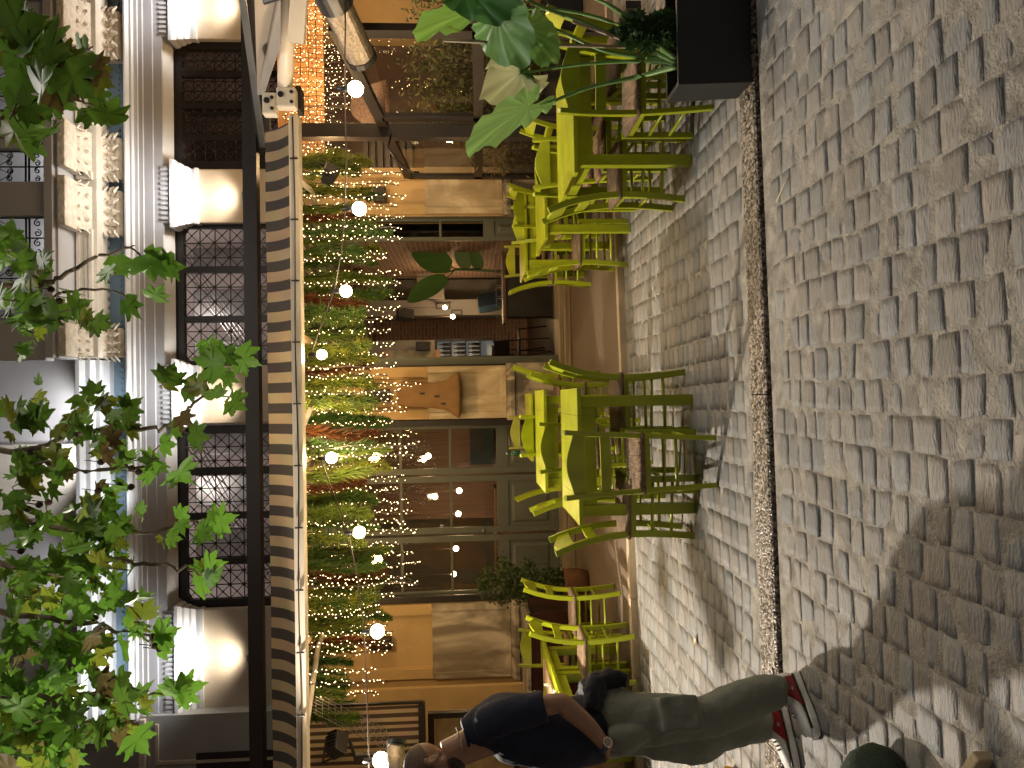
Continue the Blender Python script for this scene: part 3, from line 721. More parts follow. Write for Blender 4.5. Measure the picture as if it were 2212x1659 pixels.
# uplights at the foot of the shafts (real fittings)
UPL = [(0, 525), (421, 525), (860, 530), (1422, 535)]
for Y, X in UPL:
    q = P(X-2, Y, y=FY-.26); b = MB(); b.box(q.x-.035, q.x+.035, q.y-.03, q.y+.03, q.z-.07, q.z, .008); b.box(q.x-.015, q.x+.015, q.y+.03, FY-.101, q.z-.05, q.z-.03)
    o = b.build('uplight', M['silver'])
    tag(o, {0: 'small wall uplight of the pilaster at the far right edge', 421: 'small uplight on the pilaster right of the middle grille', 860: 'small uplight on the pilaster between the two bright grilles', 1422: 'small uplight on the broad pilaster at the left'}[Y], 'uplight', 'uplights on the pilasters')
    lamp('uplight_beam', 'SPOT', (q.x, q.y-.06, q.z+.02), 55, (1.0, .88, .70), .10, aim=(q.x, FY-.10, q.z+.9), spot=120, blend=1.0, parent=o).matrix_parent_inverse = Matrix()
    lamp('uplight_glow', 'SPOT', (q.x, FY-.62, q.z+.45), 62, (.92, .95, 1.0), .2, aim=(q.x, FY-.1, q.z+1.5), spot=120, blend=.9, parent=o)
# floods on the cornice
for Y, e in ((1000, 60), (1280, 36), (880, 36), (520, 26), (320, 26), (160, 18)):
    q = P(150, Y, y=FY-.3 if Y > 700 else FY-.35); lamp('cornice_flood', 'SPOT', (q.x, FY-.25, (zc[6]+.06) if Y > 780 else zs1+.06), e, (.95, .96, 1.0), .05, aim=(q.x, FY+.1, zc[6]+2.5), spot=130, blend=.8, parent=BL)
for Y in (860, 1080, 1250, 1420, 1500):
    q = P(250, Y, y=FY-.75); lamp('frieze_wash', 'SPOT', (q.x, q.y, zf0-.2), 26, (.88, .94, 1.0), .08, aim=(q.x, FY-.2, zf1+.45), spot=110, blend=.9, parent=BL)
for Y in (140, 230, 330, 440, 560, 650):
    q = P(250, Y, y=FY-.95); lamp('console_wash', 'SPOT', (q.x, q.y-.1, zf0-.1), 7, (1.0, .95, .88), .08, aim=(q.x, FY-.4, zs0), spot=110, blend=.9, parent=BL)
# ---------------- neighbour building at the left
xn1 = xat(1543, FY-.3, 420)
NB = thing('neighbour_building', 'grey rendered house with recessed panel joining the lit facade at the left', 'building')
b = MB(); b.box(-9.5, xn1, FY-.30, FY+.4, 0, zat(300, FY-.3)); b.build('wall', M['greyb'], NB)
b = MB(); b.box(-9.5, xn1-.02, FY-.36, FY-.302, zat(310, FY-.3), zat(296, FY-.3), .01)
b.box(xn1-.62, xn1-.58, FY-.335, FY-.301, 3.4, 5.6); b.box(xn1-.62, xn1-.1, FY-.335, FY-.301, 5.6, 5.64); b.build('wall_moulding', M['wallup'], NB)
b = MB(); b.box(-9.5, xn1, FY-.1, FY+.4, zat(300, FY-.3)+.01, 12.4); b.build('upper_wall', M['greyb'], NB)
b = MB(); b.box(-9, xat(1625, FY-.3, 450), FY-.33, FY-.303, 2.6, zat(415, FY-.33)); b.build('dark_window', M['black'], NB)
# ------------------------------------------------------------------ shopfronts, interior
def framed(parent, x0, x1, z0, z1, y, st=.09, bot=.20, lock=None, glass_rows=(), panel=True, th=.05, name='door_leaf', knob=None):
    """door leaf: stiles, rails, glass above, raised panel below"""
    b = MB(); zl = lock
    b.box(x0, x0+st, y, y+th, z0, z1, .004); b.box(x1-st, x1, y, y+th, z0, z1, .004)
    b.box(x0+st, x1-st, y+.001, y+th-.001, z0, z0+bot, .004); b.box(x0+st, x1-st, y+.001, y+th-.001, z1-st, z1, .004)
    b.box(x0+st, x1-st, y+.001, y+th-.001, zl-.06, zl+.10, .004)
    for zz in glass_rows: b.box(x0+st, x1-st, y+.006, y+th-.006, zz-.018, zz+.018, .004)
    b.box(x0+st, x1-st, y+.02, y+th-.01, z0+bot, zl-.06)
    o = b.build(name, M['door'], parent)
    p = MB(); xi0, xi1 = x0+st+.05, x1-st-.05; za, zb_ = z0+bot+.05, zl-.11
    p.loft([[(xi0, y+.019, za), (xi1, y+.019, za), (xi1, y+.019, zb_), (xi0, y+.019, zb_)], [(xi0+.03, y+.004, za+.03), (xi1-.03, y+.004, za+.03), (xi1-.03, y+.004, zb_-.03), (xi0+.03, y+.004, zb_-.03)]])
    p.build('panel', M['door'], o)
    g = MB(); g.box(x0+st, x1-st, y+.022, y+.026, zl+.10, z1-st); g.build('glass', M['glass'], o)
    return o
x0, x1 = opx[2]; yD = FY+.14
zH = 3.55
b = MB()
b.box(x0+.002, x0+.06, FY+.03, FY+.30, Zd, zH, .006); b.box(x1-.06, x1-.002, FY+.03, FY+.30, Zd, zH, .006); b.box(x0+.06, x1-.06, FY+.04, FY+.28, zH-.09, zH, .004)
SF = bpart(b, 'shopfront_frame', M['door'])
for a_, c_ in ((x0+.002, x0+.10), (x1-.10, x1-.002)):
    b = MB(); b.box(a_, c_, FY-.03, FY+.028, Zd, 3.9, .01); bpart(b, 'dark_reveal', M['black'])
zl = zat(1085, yD); rows = [zat(970, yD), zat(862, yD)]
lv = [(915, 1026), (1030, 1155), (1160, 1292)]
lv = [(xat(c, yD), xat(a, yD)) for a, c in lv]
leaves_ = [framed(BL, a, c, Zd+.02, zH-.09, yD, .085, .09, zl, rows) for a, c in lv]
for i, (a, c) in enumerate(lv[:-1]):
    b = MB(); mx_ = (c+lv[i+1][0])/2
h = MB(); q = P(1100, 955, y=yD-.05); h.tube([(q.x-.15, yD-.06, q.z), (q.x+.15, yD-.06, q.z)], .011, 8); h.tube([(q.x-.15, yD, q.z), (q.x-.15, yD-.06, q.z)], .009, 6); h.tube([(q.x+.15, yD, q.z), (q.x+.15, yD-.06, q.z)], .009, 6)
h.build('handle', M['silver'], leaves_[0], smooth=True)
h = MB(); q = P(1045, 1158, y=yD-.03); h.sphere((lv[1][0]+.03, yD-.035, q.z), .028, 10, 8); h.build('knob', M['silver'], leaves_[1], smooth=True)
# sills / thresholds
for (a, c) in opx[1:]:
    b = MB(); b.box(a-.06, c+.06, FY-.30, FY+.40, .087, Zd-.055, .01); b.box(a-.02, c+.02, FY-.20, FY+.44, Zd-.052, Zd, .008); bpart(b, 'threshold', M['stepm'] if 'stepm' in M else M.setdefault('stepm', mat('worn_marble_step', (.27, .22, .15), .45, var=.35, vs=4, stretch=(.3, 2, 8))))
b = MB(); b.box(XL, XR, FY-.05, FY-.004, .087, Zd+.10, .008); 
# open doorway, middle: right leaf folded open, left post
x0, x1 = opx[1]
b = MB(); xa = xat(790, FY+.02); b.box(x0+.002, x0+.13, FY+.03, FY+.16, Zd, zH+.35, .01); bpart(b, 'door_post', M['door'])
b = MB(); b.box(x0-.002, x0+.0, FY-.03, FY+.03, Zd, 3.9); 
b = MB(); b.box(x0+.0, x0+.02, FY-.04, FY+.029, Zd, 3.9); bpart(b, 'dark_reveal', M['black']); b = MB(); b.box(x0+.132, x1-.01, FY+.05, FY+.28, zH+.02, zH+.1); bpart(b, 'head_rail', M['black'])
la, lc = xat(520, FY+.15), xat(469, FY+.15)
b = MB(); b.box(lc, x1-.001, FY+.03, FY+.4, Zd, 3.9); bpart(b, 'door_post', M['door'])
o = framed(BL, la, lc, Zd+.02, 3.5, FY+.16, .055, .08, zat(1065, FY+.16), [zat(957, FY+.16)])
# hidden lamps of the rooms stand inside the rooms below
IN = BL
yb = 14.2
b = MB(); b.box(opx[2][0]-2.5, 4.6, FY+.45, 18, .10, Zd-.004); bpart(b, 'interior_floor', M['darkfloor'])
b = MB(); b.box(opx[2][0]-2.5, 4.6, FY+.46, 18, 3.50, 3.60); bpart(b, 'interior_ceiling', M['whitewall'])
b = MB(); b.box(-9, 6.6, 18, 18.1, 0, 7.2); bpart(b, 'interior_back_wall', M['concrete'])
# brick reveal of the open door (right) and brick cross walls
xr1 = xat(522, FY+.45); 
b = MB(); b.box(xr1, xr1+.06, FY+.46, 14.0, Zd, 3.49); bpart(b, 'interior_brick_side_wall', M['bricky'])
b = MB(); b.box(xat(676, 14.3), xr1+.02, 14.30, 14.4, Zd, 3.49); bpart(b, 'interior_concrete_wall', M['concrete'])
b = MB(); b.box(xat(682, 13.8), xat(648, 13.8), 13.8, 14.28, Zd, 3.48); bpart(b, 'interior_column', M['whitewall'])
b = MB(); b.box(xat(770, 15.5), xat(680, 15.5), 15.5, 15.6, Zd, 3.48); bpart(b, 'interior_brick_wall', M['brick'])
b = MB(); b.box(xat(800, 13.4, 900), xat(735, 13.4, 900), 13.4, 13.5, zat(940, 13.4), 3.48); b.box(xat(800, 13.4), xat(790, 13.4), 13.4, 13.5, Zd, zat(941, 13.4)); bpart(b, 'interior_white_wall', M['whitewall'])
# lit bar shelves seen under the white wall
b = MB(); xa, xb = xat(792, 14.4), xat(736, 14.4); za, zb_ = zat(1070, 14.4), zat(944, 14.4)
b.box(xa, xb, 14.6, 14.62, za, zb_); bpart(b, 'backlit_shelf_wall', emis('shelf_light', (.75, .85, .9), .06))
b = MB()
for t in np.linspace(0, 1, 5): b.box(xa, xb, 14.3, 14.55, za+(zb_-za)*t-.012, za+(zb_-za)*t+.012)
for t in (0, .35, 1): b.box(xa+(xb-xa)*t-.012, xa+(xb-xa)*t+.012, 14.31, 14.54, za, zb_)
bpart(b, 'bar_shelves', M['black'])
M['bottle'] = mat('dark_bottle_glass', (.06, .04, .02), .1, var=.6, vs=14)
nb_ = 0
for r_ in range(3):
    for k_ in range(5):
        xx = xa+.06+(xb-xa-.1)*(k_+.5)/5; zz_ = za+(zb_-za)*(r_+1)/4+.013
        bb = MB(); bb.lathe([(0, 0), (.028, 0), (.028, .13), (.010, .17), (.010, .22), (0, .22)], (xx, 14.42, zz_), 8)
        tag(bb.build('bar_bottle', M['bottle'], smooth=True), 'small dark bottle on the backlit bar shelves seen through the open door', 'bottle', 'bottles on the backlit bar shelves')
# ceiling beams
for k_ in range(3):
    b = MB(); b.box(opx[1][0]-.5, xr1-.01, 11.6+k_*1.25, 11.75+k_*1.25, 3.28, 3.495); bpart(b, 'ceiling_beam', M['darkwood'])
# behind the left shopfront: plank wall, warm bar
b = MB(); b.box(opx[2][0]-2.4, xat(1122, 14), 14, 14.1, Zd, 3.49); bpart(b, 'interior_dim_wall', M['concrete'])
b = MB(); b.box(xat(1122, 13.2), opx[1][0]-.65, 13.2, 13.3, Zd, 3.49); bpart(b, 'interior_plank_wall', mat('brown_planks', (.12, .065, .045), .5, var=.3, vs=3, stretch=(14, 1, .5)))
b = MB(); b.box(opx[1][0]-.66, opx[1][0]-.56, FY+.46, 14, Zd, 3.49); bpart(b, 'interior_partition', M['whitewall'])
b = MB(); b.box(xat(1270, 12.6), xat(1060, 12.6), 12.4, 12.9, Zd, 1.05, .01); b.box(xat(1275, 12.6), xat(1055, 12.6), 12.35, 12.95, 1.052, 1.10, .01); tag(b.build('bar_counter', M['darkwood']), 'wooden bar counter inside, seen through the grey shop doors', 'counter')
b = MB(); q = P(1040, 962, y=12.9); b.box(q.x-.33, q.x+.33, 12.85, 12.9, q.z-.22, q.z+.20, .01); tag(b.build('television', mat('dark_screen', (.03, .045, .05), .12)), 'dark flat television behind the right glass of the shop doors', 'television')
for Xp, Yp, yy, e in ((925, 985, 11.6, 6), (992, 1060, 12.0, 8), (990, 1110, 12.0, 8), (985, 1185, 12.2, 8), (980, 1240, 12.2, 3)):
    q = P(Xp, Yp, y=yy); b = MB(); b.sphere((q.x, q.y, q.z), .045, 12, 8); b2 = thing('pendant_bulb', {985: 'warm bulb glowing behind the right glass of the shop doors', 1060: 'warm bulb over the bar, right of its twin, behind the middle glass', 1110: 'warm bulb over the bar, left of its twin, behind the middle glass', 1185: 'bulb behind the left glass above the ivy', 1240: 'small low bulb near the left edge of the shop window'}[Yp], 'bulb', group='bulbs inside the shop')
    b.build('bulb', M['bulbglass'], b2, smooth=True); c_ = MB(); c_.tube([(q.x, q.y, q.z+.04), (q.x, q.y, 3.49)], .006, 5); c_.build('cord', M['wire'], b2)
    lamp('bulb_light', 'POINT', (q.x, q.y-.12, q.z), e*1.1, WARM, .05, parent=b2)
for Xp, Yp, yy, e in ((947, 597, 12.6, 10), (978, 684, 13.2, 10), (961, 664, 13.4, 4)):
    q = P(Xp, Yp, y=yy); b2 = thing('pendant_bulb', {597: 'bare bulb before the concrete wall inside the open door', 684: 'bare bulb before the inner brick wall', 664: 'small spotlight beside the picture frames on the white column'}[Yp], 'bulb', group='bulbs inside the open door')
    b = MB(); b.sphere((q.x, q.y, q.z), .04, 12, 8); b.build('bulb', M['bulbglass'], b2, smooth=True); c_ = MB(); c_.tube([(q.x, q.y, q.z+.04), (q.x, q.y, 3.49)], .006, 5); c_.build('cord', M['wire'], b2)
    lamp('bulb_light', 'POINT', (q.x, q.y-.1, q.z), e*(2.2 if Yp == 684 else .7), WARM, .05, parent=b2)
lamp('room_lamp', 'POINT', (.7, 12.2, 3.1), 9, (1, .72, .48), .2, parent=BL)
# picture frames on the column, framed picture, speakers
for (Xa, Xb_, Ya, Yb_, yy, lab) in ((942, 973, 654, 661, 13.78, 'upper thin black picture frame on the white column'), (975, 998, 669, 674, 13.78, 'lower thin black picture frame beside the white column')):
    x0_, x1_, z0_, z1_ = XZ(Xa, Xb_, Ya, Yb_, yy); b = MB(); x0_ -= .06; t_ = .02
    b.box(x0_, x1_, yy-.03, yy-.004, z0_, z0_+t_); b.box(x0_, x1_, yy-.03, yy-.004, z1_-t_, z1_); b.box(x0_, x0_+t_, yy-.03, yy-.004, z0_+t_, z1_-t_); b.box(x1_-t_, x1_, yy-.03, yy-.004, z0_+t_, z1_-t_)
    tag(b.build('picture_frame', M['black']), lab, 'picture frame')
x0_, x1_, z0_, z1_ = XZ(832, 950, 757, 786, 13.38)
t = thing('gilt_picture', 'large dark picture in a gilt frame on the white wall inside the door', 'picture')
b = MB(); b.box(x0_, x1_, 13.35, 13.398, z0_, z1_); b.build('frame', M['wood'], t); b = MB(); b.box(x0_+.07, x1_, 13.34, 13.349, z0_+.08, z1_-.08); b.build('canvas', mat('dark_painting', (.16, .13, .07), .5, var=.7, vs=4, col2=(.35, .33, .2)), t)
def speaker(Xp, Yp, yy, w, h_, rz, lab, tilt=0, grp='black loudspeakers and flood lamps'):
    q = P(Xp, Yp, y=yy); t = thing('wall_speaker', lab, 'speaker', q, rz, grp); t.rotation_euler = (tilt, 0, rz)
    b = MB(); b.box(-w/2, w/2, -w*.4, w*.4, -h_/2, h_/2, .02); b.build('cabinet', M['black'], t)
    b = MB(); b.box(-w*.43, w*.43, -w*.4-.008, -w*.4, -h_*.44, h_*.44, .004); b.build('grille', mat('speaker_grille', (.03, .03, .03), .8, bump=.5, bs=400), t)
    b = MB(); b.tube([(0, w*.38, 0), (0, w*.7, .03)], .018, 8); b.build('bracket', M['black'], t); return t
speaker(875, 681, 13.0, .20, .30, .4, 'tilted black speaker under the ceiling before the brick wall', .3)
speaker(914, 748, 13.3, .17, .26, 0, 'upright black speaker on the white wall inside the door')
# white poster and blue armchair, banana plant inside
x0_, x1_, z0_, z1_ = XZ(900, 958, 545, 596, 13.2)
b = MB(); b.box(xr1-.50, xr1-.06, 13.2, 13.22, z0_, z1_); tag(b.build('wall_poster', M['whitewall']), 'blank white sheet on the wall behind the banana leaves', 'poster')
def blade(mb, base, tip, w, up_=(0, 0, 1), n=12, fold=.15, col=(.05, .12, .03), ragged=0, droop=.15, rg=random):
    base, tip = Vector(base), Vector(tip); ax = tip-base; L_ = ax.length; ax.normalize(); sd = ax.cross(Vector(up_)).normalized(); nn = sd.cross(ax)
    rings = []
    for i in range(n+1):
        t = i/n; wd = w*(math.sin(math.pi*min(1, t*.93+.05))**.6)*(1-.25*t)
        c_ = base+ax*L_*t - Vector((0, 0, 1))*droop*L_*t*t
        rings.append([c_-sd*wd+nn*fold*wd, c_, c_+sd*wd+nn*fold*wd])
    mb.loft(rings, cap=False, closed=False, col=col)
t = thing('banana_plant', 'tall dark green banana plant standing inside the open door', 'plant')
s = MB(); b = MB(); yy = 11.6; pb = P(1190, 590, y=yy); pb.z = Zd
stem_top = P(985, 582, y=yy)
s.tube([pb, (pb+stem_top)/2, stem_top], .022, 8)
for (a, c, w) in (((975, 575), (878, 545), .24), ((965, 600), (868, 652), .21), ((1010, 580), (985, 520), .15), ((1040, 580), (1010, 535), .12)):
    A = P(*a, y=yy); C_ = P(*c, y=yy-.1); s.tube([stem_top, A], .010, 6); blade(b, A, C_, w, up_=(.3, -1, .4), droop=.12)
s.tube([stem_top, P(960, 590, y=yy)], .014, 6)
s.build('stem', mat('dark_stem', (.05, .08, .03), .6), t, smooth=True); b.build('leaves', M['leaf'], t, smooth=True)
pp = MB(); pp.lathe([(0, 0), (.14, 0), (.18, .34), (.17, .34), (.0, .31)], (pb.x, pb.y, Zd), 20); pp.build('pot', M['black'], t, smooth=True)
t = thing('armchair', 'dark blue upholstered armchair inside the open door', 'chair', P(1080, 612, y=13.4)*1.0); t.location.z = Zd; t.rotation_euler = (0, 0, 1.1); t.scale = (.85, .85, .85)
M['bluecl'] = mat('dark_blue_upholstery', (.015, .05, .09), .8, bump=.2)
b = MB(); b.box(-.42, .42, -.35, .35, .22, .46, .06); b.build('seat', M['bluecl'], t); b = MB(); b.bar([(0, .32, .40), (0, .46, 1.25)], .84, .16); b.build('backrest', M['bluecl'], t, bevel=.03)
for s_ in (-1, 1):
    b = MB(); b.box(s_*.40-.07, s_*.40+.07, -.34, .32, .24, .64, .05); b.build('armrest', M['bluecl'], t)
    for k_ in (-.3, .3): b = MB(); b.tube([(s_*.36, k_, 0), (s_*.36, k_, .24)], .02, 6); b.build('leg', M['black'], t)
# dark high chairs/tables just inside the door with steel rails
def bistro(x, y, rz, lab):
    t = thing('black_chair', lab, 'chair', (x, y, Zd), rz, 'black chairs stacked inside the open door')
    b = MB(); b.box(-.21, .21, -.2, .2, .44, .47, .01); b.build('seat', M['black'], t)
    b = MB(); b.bar([(0, .2, .62), (0, .26, .86)], .40, .02); b.build('backrest', M['black'], t)
    for sx in (-1, 1):
        b = MB(); b.tube([(sx*.19, .2, .45), (sx*.20, .27, .88)], .012, 6); b.build('back_post', M['black'], t)
        for sy in (-1, 1): b = MB(); b.tube([(sx*.19, sy*.18, .45), (sx*.22, sy*.22, 0)], .012, 6); b.build('leg', M['black'], t)
for i, (x, y, rz, lab) in enumerate(((.40, 11.25, .6, 'black chair just inside the open door, left'), (.85, 11.7, 2.6, 'black chair inside the open door beside the steel rail'), (.55, 12.3, -1.2, 'black chair farther inside, before the bar shelves'))): bistro(x, y, rz, lab)
xq0, xq1 = xat(700, 11.1), xat(545, 11.1); zq = zat(1090, 11.1)
t = thing('buffet_rail', 'low wooden counter edged with a row of small steel loops inside the door', 'counter')
b = MB(); b.box(xq0, xq1, 11.1, 11.5, zq-.05, zq, .008); b.build('worktop', M['darkwood'], t); b = MB(); b.box(xq0+.1, xq1-.04, 11.15, 11.45, Zd, zq-.052); b.build('base', M['black'], t)
for k_ in range(6):
    xx = xq0+.08+k_*(xq1-xq0-.1)/6; b = MB(); b.tube([(xx, 11.12, zq), (xx, 11.12, zq+.10), (xx+.13, 11.12, zq+.10), (xx+.13, 11.12, zq)], .008, 6); b.build('steel_loop', M['silver'], t)
# ------------------------------------------------------------------ things on the facade
# covered heater / menu board
t = thing('covered_board', 'wall cabinet wrapped in a tan cloth cover on the pilaster between the doors', 'cover')
rings = []; rg = random.Random(4)
for X, Ya, Yb_ in ((856, 838, 870), (862, 826, 877), (875, 822, 880), (905, 824, 881), (935, 828, 882), (960, 824, 884), (975, 812, 892), (988, 802, 903), (996, 800, 905)):
    a, c = xat(Yb_, FY-.2, X), xat(Ya, FY-.2, X); z = zat(X, FY-.2); w2 = (c-a)/2; cx = (a+c)/2; dp = .20 if X < 960 else .20+.04
    r_ = []
    for k_ in range(20):
        an = 2*math.pi*k_/20; cxn, sn = math.cos(an), math.sin(an)
        ex = abs(cxn)**.45*(1 if cxn > 0 else -1); ey = abs(sn)**.45*(1 if sn > 0 else -1)
        j = 1+.05*math.sin(5*an+X*.05)+rg.uniform(-.02, .02)
        r_.append((cx+w2*ex*j, FY-.20+dp/2*ey*j*.8-.02, z))
    rings.append(r_)
b = MB(); b.loft(rings); o = b.build('cloth_cover', M['cover'], t, smooth=True); sb = o.modifiers.new('s', 'SUBSURF'); sb.levels = sb.render_levels = 1
for X, Y in ((912, 850), (944, 856), (958, 872)):
    q = P(X, Y, y=FY-.31); b = MB(); b.box(q.x-.012, q.x+.012, q.y-.012, q.y, q.z-.035, q.z+.035, .003); b.build('strap', M['black'], t)
for X0, X1, Y0, Y1, lab in ((787, 842, 840, 871, 'square black wall lamp on the pilaster above the tan cover'), (796, 846, 1378, 1403, 'square black wall lamp on the marble pilaster at the left'), (806, 833, 404, 436, 'square black wall lamp on the ochre pilaster at the right')):
    x0_, x1_, z0_, z1_ = XZ(X0, X1, Y0, Y1, FY-.15); b = MB(); b.box(x0_, x1_, FY-.19, FY-.064, z0_, z1_, .012); t = thing('wall_lamp', lab, 'wall lamp', group='square black wall lamps'); b.build('housing', M['black'], t)
    b = MB(); b.box(x0_+.03, x1_-.03, FY-.195, FY-.191, z0_+.03, z1_-.03, .002); b.build('front_plate', M['blackm'], t)
# dark red chest below the left pilaster
x0_, x1_, z0_, z1_ = XZ(1150, 1232, 1320, 1470, FY-.25)
b = MB(); zb1 = zat(1152, FY-.25)
# ------------------------------------------------------------------ beam, awnings, lights
z0, z1 = zat(563, 7.5), zat(533, 7.5)
b = MB(); xa, xb = -5.2, xat(-60, 7.5, 540)
b.box(xa, xb, 7.44, 7.455, z0, z1); b.box(xa, xb, 7.4551, 7.56, z0, z0+.014); b.box(xa, xb, 7.4551, 7.56, z1-.014, z1)
tag(b.build('steel_beam', M['brownsteel'], bevel=.002), 'long dark brown steel beam crossing the whole facade above the striped awning', 'beam')
AW = thing('striped_awning', 'wide awning striped cream and dark brown with a cream front bar', 'awning')
zt, zb_ = zat(579, 6.56), zat(634, 6.33); xL_, xR_ = -4.6, xat(268, 6.4, 600)
n = 90; V = []; 
for j in range(7):
    t = j/6; row = []
    for i in range(n+1):
        x = xL_+(xR_-xL_)*i/n; sag = .012*math.sin(i*1.3)*math.sin(math.pi*t)+.008*math.sin(i*.37)
        row.append((x, 6.56-.23*t+.04*math.sin(math.pi*t)+sag, zt+(zb_-zt)*t))
    V += row
Fs = [(j*(n+1)+i, j*(n+1)+i+1, (j+1)*(n+1)+i+1, (j+1)*(n+1)+i) for j in range(6) for i in range(n)]
b = MB(); b.add(V, Fs); b.build('valance', M['fabric'], AW, smooth=True)
b = MB(); b.add([(xL_, 6.565, zt), (xR_, 6.565, zt), (xR_, FY-.12, 3.50), (xL_, FY-.12, 3.50)], [(0, 1, 2, 3)]); b.build('roof_cloth', M['fabric'], AW)
zb0, zb1 = zat(655, 6.3), zat(632, 6.3)
b = MB(); b.prism([(6.25, zb0), (6.24, zb0+.035), (6.26, zb0+.04), (6.25, zb1-.006), (6.28, zb1), (6.36, zb1), (6.37, zb0)], xL_, xR_+.02); b.build('front_bar', M['white_al'], AW)
b = MB(); pts = [(x, 6.235, zb0+.04+.006*math.sin(x*3)) for x in np.linspace(xL_, xR_, 60)]; b.tube(pts, .006, 5); b.build('bar_cable', M['black'], AW)
for i, x in enumerate(np.linspace(-4.1, xR_-.35, 13)):
    b = MB(); b.box(x-.006, x+.006, 6.222, 6.24, zb0+.005, zb0+.07, .002); b.build('cable_clip', M['black'], AW)
# folding arm parts under the cloth
for x in (-2.7, -.2, 1.9):
    b = MB(); b.tube([(x, 6.4, zb0+.03), (x+.25, 7.6, 3.05), (x+.1, 8.9, 3.2), (x+.1, FY-.15, 3.3)], .025, 8); b.build('folding_arm', M['white_al'], AW, smooth=True)
# second awning at the right: tube, cloth, brackets
A2 = thing('pale_awning', 'pale plain awning with a round tube at the far right top', 'awning')
A, B_ = P(622, -70, y=5.6), P(616, 207, y=6.15)
b = MB(); b.tube([A, B_], .062, 16); b.build('roller_tube', M['white_al'], A2, smooth=True)
A, B_ = P(652, -70, y=5.5), P(640, 92, y=5.75); b = MB(); b.bar([A, B_], .12, .09, side=(0, 0, 1)); b.build('front_bar', M['white_al'], A2)
p = [P(548, -60, y=5.4), P(606, -60, y=5.55), P(606, 95, y=5.8), P(570, 205, y=6.3), P(556, 205, y=6.5)]
b = MB(); b.add(p, [(0, 1, 2, 3, 4)]); o = b.build('cloth', M['palecloth'], A2); sm = o.modifiers.new('s', 'SOLIDIFY'); sm.thickness = .006
for (Xa, Xb_, Ya, Yb_) in ((569, 599, 204, 251), (599, 641, 193, 236)):
    x0_, x1_, z0_, z1_ = XZ(Xa, Xb_, Ya, Yb_, 6.1); b = MB(); b.box(x0_, x1_, 6.05, 6.15, z0_, z1_, .015); o = b.build('bracket', M['white_al'], A2)
    s = MB()
    for a in (.25, .75): s.tube([(x0_+(x1_-x0_)*a, 6.04, z0_+.03), (x0_+(x1_-x0_)*a, 6.06, z0_+.03)], .014, 10)
    s.tube([((x0_+x1_)/2+.02, 6.04, z1_-.04), ((x0_+x1_)/2+.02, 6.06, z1_-.04)], .024, 12); s.build('bolt', M['blackm'], o)
x0_, x1_, z0_, z1_ = XZ(640, 652, 190, 242, 6.2); b = MB(); b.box(x0_, x1_, 6.15, 6.3, z0_, z1_, .01); b.build('motor_cap', M['black'], A2)
b = MB(); b.bar([P(518, -45, y=6.3), P(568, 318, y=7.42)], .06, .02, side=(0, 0, 1)); tag(b.build('support_rail', M['silver']), 'worn silver rail slanting down to the brown beam at the upper right', 'rail')
b = MB(); b.bar([P(545, -60, y=6.6), P(570, 330, y=7.6)], .16, .08, side=(0, 0, 1)); tag(b.build('side_beam', M['brownsteel']), 'dark brown beam slanting beside the silver rail at the upper right', 'beam')
# ---- festoon cable with round bulbs
FB = [((768, 192), 5.3, .056, 'biggest bulb of the festoon, glowing before the brown glass at the right'), ((776, 451), 5.8, .055, 'bulb hanging before the ochre pilaster at the right'), ((747, 629), 6.4, .052, 'bulb hanging above the open doorway'),
      ((695, 766), 6.8, .046, 'highest bulb, close under the awning bar above the door post'), ((716, 989), 6.8, .052, 'bulb above the right leaf of the grey shop doors'), ((776, 1150), 6.5, .053, 'bulb above the middle of the grey shop doors'),
      ((815, 1364), 6.2, .058, 'bulb before the black wall lamp of the left marble pilaster'), ((822, 1642), 5.8, .060, 'leftmost bulb, behind the man\'s head')]
cab = [(745, -40, 5.1), (746, 60, 5.2), (744, 192, 5.3), (748, 330, 5.6), (745, 451, 5.8), (738, 540, 6.1), (722, 629, 6.4), (690, 710, 6.6), (672, 766, 6.8), (640, 830, 6.85), (632, 880, 6.9), (650, 935, 6.85), (692, 989, 6.8), (722, 1070, 6.6), (752, 1150, 6.5), (775, 1260, 6.35), (786, 1364, 6.2), (793, 1500, 6.0), (797, 1642, 5.8), (798, 1720, 5.7)]
b = MB(); b.tube([P(X, Y, y=y) for X, Y, y in cab], .0055, 6); tag(b.build('festoon_cable', M['wire'], smooth=True), 'thin cable carrying the round bulbs across the terrace', 'cable')
for (xy, y, r_, lab) in FB:
    c = P(*xy, y=y); t = thing('festoon_bulb', lab, 'bulb', c, 0, 'round festoon bulbs')
    b = MB(); b.sphere((0, 0, 0), r_, 20, 14); b.build('globe', M['bulbglass'], t, smooth=True)
    b = MB(); b.lathe([(.0, r_+.075), (.018, r_+.07), (.020, r_+.02), (.026, r_-.006), (.0, r_-.01)], (0, 0, 0), 12); b.build('socket', M['black'], t, smooth=True)
    lamp('bulb_light', 'POINT', (0, 0, -r_-.03), 15, (1.0, .70, .38), .06, parent=t)
